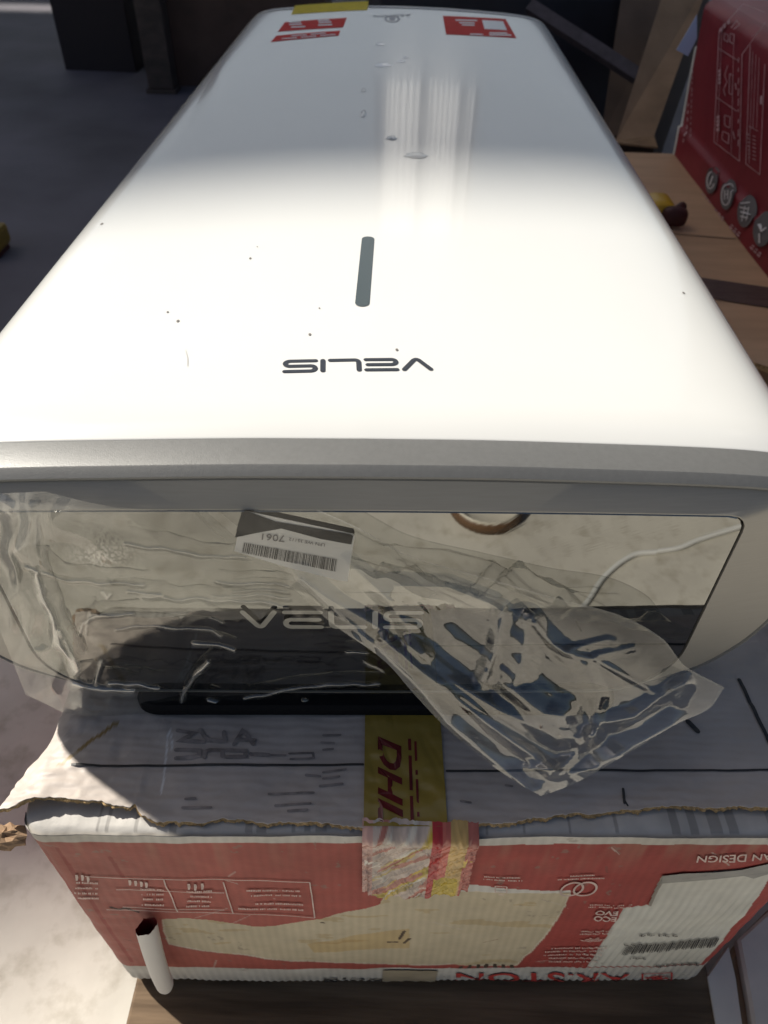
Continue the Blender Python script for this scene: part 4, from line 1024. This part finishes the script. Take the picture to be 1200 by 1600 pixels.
obj('corner_edge', grid_mesh('corner_edge', np.array([Pr[:16, -1] + np.array([-.0004, -.001, 0]), Pr[:16, -1] + np.array([-.002, .008, 0]), Pr[:16, -1] + np.array([.004, .012, 0])])), WPAPER, rb, True)
Pn = np.array([Pr[:, 0], Pr[:, 0] + np.array([.52, 0, 0])]); obj('end_panel', grid_mesh('end_panel', Pn), DARKRED, rb)
def rp(px, py, off=.002):
    p = onx(px, py, RX); return (RX - off - (.006 if p[2] < -.043 else 0), p[1], p[2])
# the side leans, so carry the print onto the leaning face: x is constant, only y/z matter
def rdecal(name, quads, m, parent=sp, off=.0045):
    V5 = []; F5 = []
    for q in quads:
        k = len(V5); V5 += [rp(*p, off) for p in q]; F5.append(tuple(range(k, k + len(q))))
    o = obj(name, mesh(name, V5, F5), m, parent)
    if name in ('printed_lines', 'printed_pictures', 'icon_captions', 'icon_drawing'): o['kind'] = 'stuff'
    return o
def rl(pts, wd=1.0):
    out = []
    for (ax_, ay), (bx, by) in zip(pts[:-1], pts[1:]):
        t = np.array([bx - ax_, by - ay]); t = t / np.linalg.norm(t); nn = np.array([-t[1], t[0]]) * wd / 2
        out.append([(ax_ + nn[0], ay + nn[1]), (bx + nn[0], by + nn[1]), (bx - nn[0], by - nn[1]), (ax_ - nn[0], ay - nn[1])])
    return out
PINK = mat('faded_pink_print', (.52, .33, .34), rough=.6, var=.3, vscale=50)
GREYP = mat('grey_print', (.15, .14, .145), rough=.6)
LGREY = mat('pale_grey_print', (.68, .66, .66), rough=.6)
Ls = rl([(1165,6),(1127,48),(1119,222),(1159,252),(1163,85),(1200,35)]) + rl([(1125,75),(1157,95)]) + rl([(1123,152),(1155,174)]) + rl([(1165,6),(1200,20)]) + rl([(1176,70),(1169,256),(1191,273),(1199,100)]) + rl([(1174,197),(1188,205)]) + rl([(1131,50),(1124,222)], .6) + rl([(1150,60),(1146,240)], .6) + rl([(1180,80),(1174,255)], .6) + rl([(1185,85),(1180,200)], .6) + rl([(1190,90),(1186,200)], .6) + rl([(1178,58),(1200,42)], .7)
rdecal('printed_lines', Ls, PINK)
ic = []
for yy in (110, 116, 122, 128): ic.append([(1126,yy),(1130,yy - 2),(1129.5,yy + 3),(1126,yy + 4)])
for yy in (182, 188, 194, 201): ic.append([(1123,yy),(1128,yy - 2),(1127,yy + 4),(1123,yy + 4)])
for xx, yy in ((1128,45),(1133,39),(1140,33)): ic.append([(xx,yy),(xx + 4,yy - 3),(xx + 5,yy + 3),(xx + 1,yy + 6)])
ic += rl([(1136,52),(1142,55),(1141,66),(1135,62),(1136,52)], 1.2) + rl([(1145,52),(1151,54),(1150,69),(1144,65),(1145,52)], 1.2) + rl([(1146,44),(1155,32),(1160,38),(1150,46)], 1.4)
ic += rl([(1141,102),(1136,118),(1140,128),(1134,140),(1137,150)], 1.1) + rl([(1144,115),(1149,118),(1148,148),(1143,146),(1144,115)], 1.1)
ic += rl([(1136,180),(1145,183),(1144,200),(1136,196),(1136,180)], 1.1) + rl([(1133,205),(1143,210),(1142,225),(1132,218),(1133,205)], 1.1) + rl([(1149,205),(1152,218)], 1.2) + rl([(1153,130),(1154,140)], 1.4)
for i in range(9): ic += rl([(1158, 90 + i * 16), (1157.5, 90 + i * 16 + random.uniform(5, 13))], 1.3)
for i in range(12): ic += rl([(1085.5 - i * .3, 110 + i * 9), (1085.3 - i * .3, 110 + i * 9 + random.uniform(3, 7))], 1.0)
for i in range(6): ic += rl([(1079 - i * .7, 162 + i * 11), (1078.4 - i * .7, 162 + i * 11 + random.uniform(4, 9))], 1.6)
for i in range(7): ic += rl([(1172 + 0.2 * i, 210 + i * 6), (1176, 211 + i * 6)], 1.2) + rl([(1180, 212 + i * 6), (1185, 214 + i * 6)], 1.2)
ic += rl([(1194,150),(1193,163)], 3)
rdecal('printed_pictures', ic, PINK, off=.005)
for cx, cy, rx_, ry_ in ((1119,282,9.5,21),(1143.5,304,10.5,24),(1173,330,13,25.5),(1200,358,15,28)):
    n = 26; el = lambda s, t0=0, t1=2 * math.pi, m_=n: [(cx + rx_ * s * math.cos(t0 + (t1 - t0) * i / m_) * 1.0 + 0.16 * ry_ * s * -math.sin(t0 + (t1 - t0) * i / m_) * .5, cy + ry_ * s * math.sin(t0 + (t1 - t0) * i / m_)) for i in range(m_)]
    d_ = rdecal('round_icon', [el(1)], GREYP, off=.004)
    if cx == 1119: g = rl(el(.62, .4, 5.2, 14), 2.0) + rl([(1117,290),(1122,275)], 2.2)
    elif cx < 1150: g = rl(el(.70) + [el(.70)[0]], 2.0) + rl([(1141,297),(1141,312)], 2) + rl([(1146,297),(1146,312)], 2) + rl([(1141,304),(1147,304)], 1.6)
    elif cx < 1180: g = rl([(1166,318),(1177,316)], 2) + rl([(1165,324),(1180,328)], 2) + rl([(1166,331),(1181,335)], 2) + rl([(1166,338),(1178,341)], 2) + rl([(1170,314),(1168,346)], 1.4) + rl([(1176,316),(1175,345)], 1.4)
    else: g = rl([(1194,350),(1199,362),(1206,352)], 2.4) + rl([(1196,365),(1196,380)], 3)
    rdecal('icon_drawing', g, LGREY, d_, .0052)
cap = []
for x0, y0 in ((1101,306),(1122,330),(1148,354),(1181,386)):
    for i in range(3): cap += rl([(x0 + i * 5.5, y0 + i * 5.5), (x0 + i * 5.5 + 4.2, y0 + i * 5.5 + 4.4)], 3.0) + rl([(x0 + i * 5.5 + 3, y0 + i * 5.5 - 3), (x0 + i * 5.5 + 6.2, y0 + i * 5.5 + .5)], 2.2)
rdecal('icon_captions', cap, PINK, off=.0045)

# leaning tall carton and its neighbour
def leaning(name, label, px_face, ys, m, th, cat='cardboard box', edge=None):
    """front face corners given with their own distances; thickness runs backwards"""
    c = [ony(*p, y) for p, y in zip(px_face, ys)]; root = empty(name, tuple(c[0]), label, cat)
    nrm = np.cross(c[1] - c[0], c[3] - c[0]); nrm /= np.linalg.norm(nrm)
    if nrm[1] < 0: nrm = -nrm
    b = [p + nrm * th for p in c]
    obj('front_face', mesh('front_face', c, [(0, 1, 2, 3)]), m, root)
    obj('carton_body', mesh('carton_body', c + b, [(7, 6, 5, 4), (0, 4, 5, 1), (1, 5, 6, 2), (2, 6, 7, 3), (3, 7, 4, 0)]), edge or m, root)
    return root, c, nrm
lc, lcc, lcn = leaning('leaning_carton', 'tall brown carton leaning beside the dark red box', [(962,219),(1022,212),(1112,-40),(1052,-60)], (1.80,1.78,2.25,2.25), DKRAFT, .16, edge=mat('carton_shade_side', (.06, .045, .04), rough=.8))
q = [ony(962,219,1.795), ony(1022,212,1.775), ony(1028,230,1.74), ony(966,223,1.76)]
obj('bottom_flap', mesh('bottom_flap', q + [p - EZ * .004 for p in q], [(0, 1, 2, 3), (7, 6, 5, 4), (0, 4, 5, 1), (1, 5, 6, 2), (2, 6, 7, 3), (3, 7, 4, 0)]), KRAFT, lc)
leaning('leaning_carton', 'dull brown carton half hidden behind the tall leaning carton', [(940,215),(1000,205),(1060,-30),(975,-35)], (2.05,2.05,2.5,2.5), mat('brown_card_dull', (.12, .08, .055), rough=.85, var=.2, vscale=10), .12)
tq = [ony(1057,78,1.66), ony(1075,88,1.66), ony(1089,60,1.68), ony(1089,23,1.70)]
pt = obj('paper_tag', mesh('paper_tag', tq + [p + np.array([0, .0015, 0]) for p in tq], [(0, 1, 2, 3), (7, 6, 5, 4), (0, 4, 5, 1), (1, 5, 6, 2), (2, 6, 7, 3), (3, 7, 4, 0)]), BLUEPAP)
tag(pt, 'pale blue grey paper tag sticking out beside the dark red box', 'tag')
# dark things behind the heater
def carton_at(name, label, x, y, z, sx, sy, sz, rot, m, cat='cardboard box', lid=None):
    r = empty(name, (x, y, z), label, cat); r.rotation_euler = (0, 0, rot)
    b = bpy.data.objects.new('carton_body', bevel_box('carton_body', sx, sy, sz, .006)); b.data.materials.append(m); COL.objects.link(b); b.parent = r
    t = bpy.data.objects.new('carton_flap', bevel_box('carton_flap', sx * .99, sy * .485, .006, .002)); t.data.materials.append(lid or m); COL.objects.link(t); t.parent = r; t.location = (0, -sy * .25, sz + .0006)
    t2 = bpy.data.objects.new('carton_flap', t.data); COL.objects.link(t2); t2.parent = r; t2.location = (0, sy * .25, sz + .0006); t2.rotation_euler = (0.0, 0.01, 0)
    return r
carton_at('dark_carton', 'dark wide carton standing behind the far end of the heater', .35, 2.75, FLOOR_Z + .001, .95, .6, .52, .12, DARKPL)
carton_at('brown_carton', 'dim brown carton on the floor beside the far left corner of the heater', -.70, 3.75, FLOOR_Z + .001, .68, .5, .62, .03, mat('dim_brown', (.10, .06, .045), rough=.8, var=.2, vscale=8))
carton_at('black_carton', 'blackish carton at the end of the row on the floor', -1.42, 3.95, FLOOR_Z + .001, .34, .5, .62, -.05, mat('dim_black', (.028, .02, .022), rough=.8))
po = empty('wooden_post', (-1.06, 3.40, FLOOR_Z), 'square brown wooden post standing in front of the two dim cartons', 'post')
o = bpy.data.objects.new('post_shaft', bevel_box('post_shaft', .11, .09, 1.0, .006)); o.data.materials.append(DWOOD); COL.objects.link(o); o.parent = po; o.location = (0, 0, .02)
o = bpy.data.objects.new('post_foot', bevel_box('post_foot', .13, .11, .02, .003)); o.data.materials.append(DWOOD); COL.objects.link(o); o.parent = po
# dark bar lying across behind the heater
a, b = ony(850, 25, 2.30), ony(985, 112, 2.08)
br = obj('dark_plank', tube('dark_plank', [a + (b - a) * (i / 6) for i in range(-1, 8)], .022, 4), mat('purple_grey_wood', (.055, .045, .055), rough=.7, var=.3, vscale=30))
tag(br, 'dark narrow plank leaning across behind the right edge of the heater', 'plank')
# small yellow tool on the brown carton
tx, ty = .508, 1.292
tl_ = empty('hand_tool', (tx, ty, BZ), 'small yellow and dark brown hand tool lying on the brown carton', 'tool')
_se = lambda c: math.copysign(abs(c) ** .62, c)
prof = [(.028 * _se(math.cos(a)), .021 + .021 * _se(math.sin(a))) for a in np.linspace(0, 2 * math.pi, 20, endpoint=False)]
prof = [(p[0] + (.006 if p[0] < 0 else 0), max(p[1], .002)) for p in prof]
obj('yellow_case', loft('yellow_case', [[(tx + p[0] * s, ty + dy, BZ + .0005 + .021 + (p[1] - .021) * s) for p in prof] for s, dy in ((.8, -.03), (.96, -.026), (1, -.01), (1, .03), (.9, .036))], True, True, True), YTOOL, tl_, True)
obj('dark_grip', loft('dark_grip', [[(tx + .020 + p[0] * s, ty + dy, BZ + .0008 + .021 + (p[1] - .021) * s * .9) for p in prof] for s, dy in ((.75, -.050), (.95, -.046), (1.0, -.036), (.94, -.0305))], True, True, True), DTOOL, tl_, True)
obj('lock_button', tube('lock_button', [(tx + .020, ty - .04, BZ + .03), (tx + .040, ty - .02, BZ + .036)], [.010, .009], 8), DTOOL, tl_, True)
# small yellowish thing at the floor's left
yb_ = empty('yellow_block', (-1.12, 1.74, FLOOR_Z), 'small yellowish brown block on the shaded floor at the left edge', 'block')
o = bpy.data.objects.new('block_body', bevel_box('block_body', .07, .10, .055, .012)); o.data.materials.append(mat('ochre', (.30, .19, .03), rough=.6)); COL.objects.link(o); o.parent = yb_; o.location = (0, 0, .018)
o = bpy.data.objects.new('block_foot', bevel_box('block_foot', .055, .08, .018, .003)); o.data.materials.append(DTOOL); COL.objects.link(o); o.parent = yb_
# things on the sunlit floor that show only in the mirror
cv = spline([(.70, -.50), (.60, -.470), (.555, -.452), (.52, -.447), (.468, -.442), (.406, -.398), (.354, -.338), (.30, -.300), (.26, -.285)], 60)
cb = obj('white_cable', tube('white_cable', [(p[0], p[1], FLOOR_Z + .0045) for p in cv], .0042, 8), CABLE, None, True)
tag(cb, 'white cable lying on the sunlit floor, mirrored at the right of the end panel', 'cable')
pn = empty('round_basin', (.232, -.575, FLOOR_Z), 'round pale basin with a brown band, mirrored at the top of the end panel', 'basin')
nR = 40
def circ(r, z): return [(.232 + r * math.cos(2*math.pi*i/nR), -.575 + r * math.sin(2*math.pi*i/nR), FLOOR_Z + z) for i in range(nR)]
obj('bowl', loft('bowl', [circ(.050, .001), circ(.060, .003), circ(.066, .026), circ(.063, .028), circ(.058, .010), circ(.02, .008)], True, True, True), mat('cream_enamel', (.60, .56, .48), rough=.3), pn, True)
obj('brown_band', loft('brown_band', [circ(.0602, .002), circ(.0685, .004), circ(.0685, .020), circ(.0655, .0225)], True), mat('brown_enamel', (.13, .07, .035), rough=.5), pn, True)

for o in COL.objects:
    if o.type == 'MESH' and o.parent is None and 'kind' not in o and 'label' not in o: print('UNTAGGED', o.name)
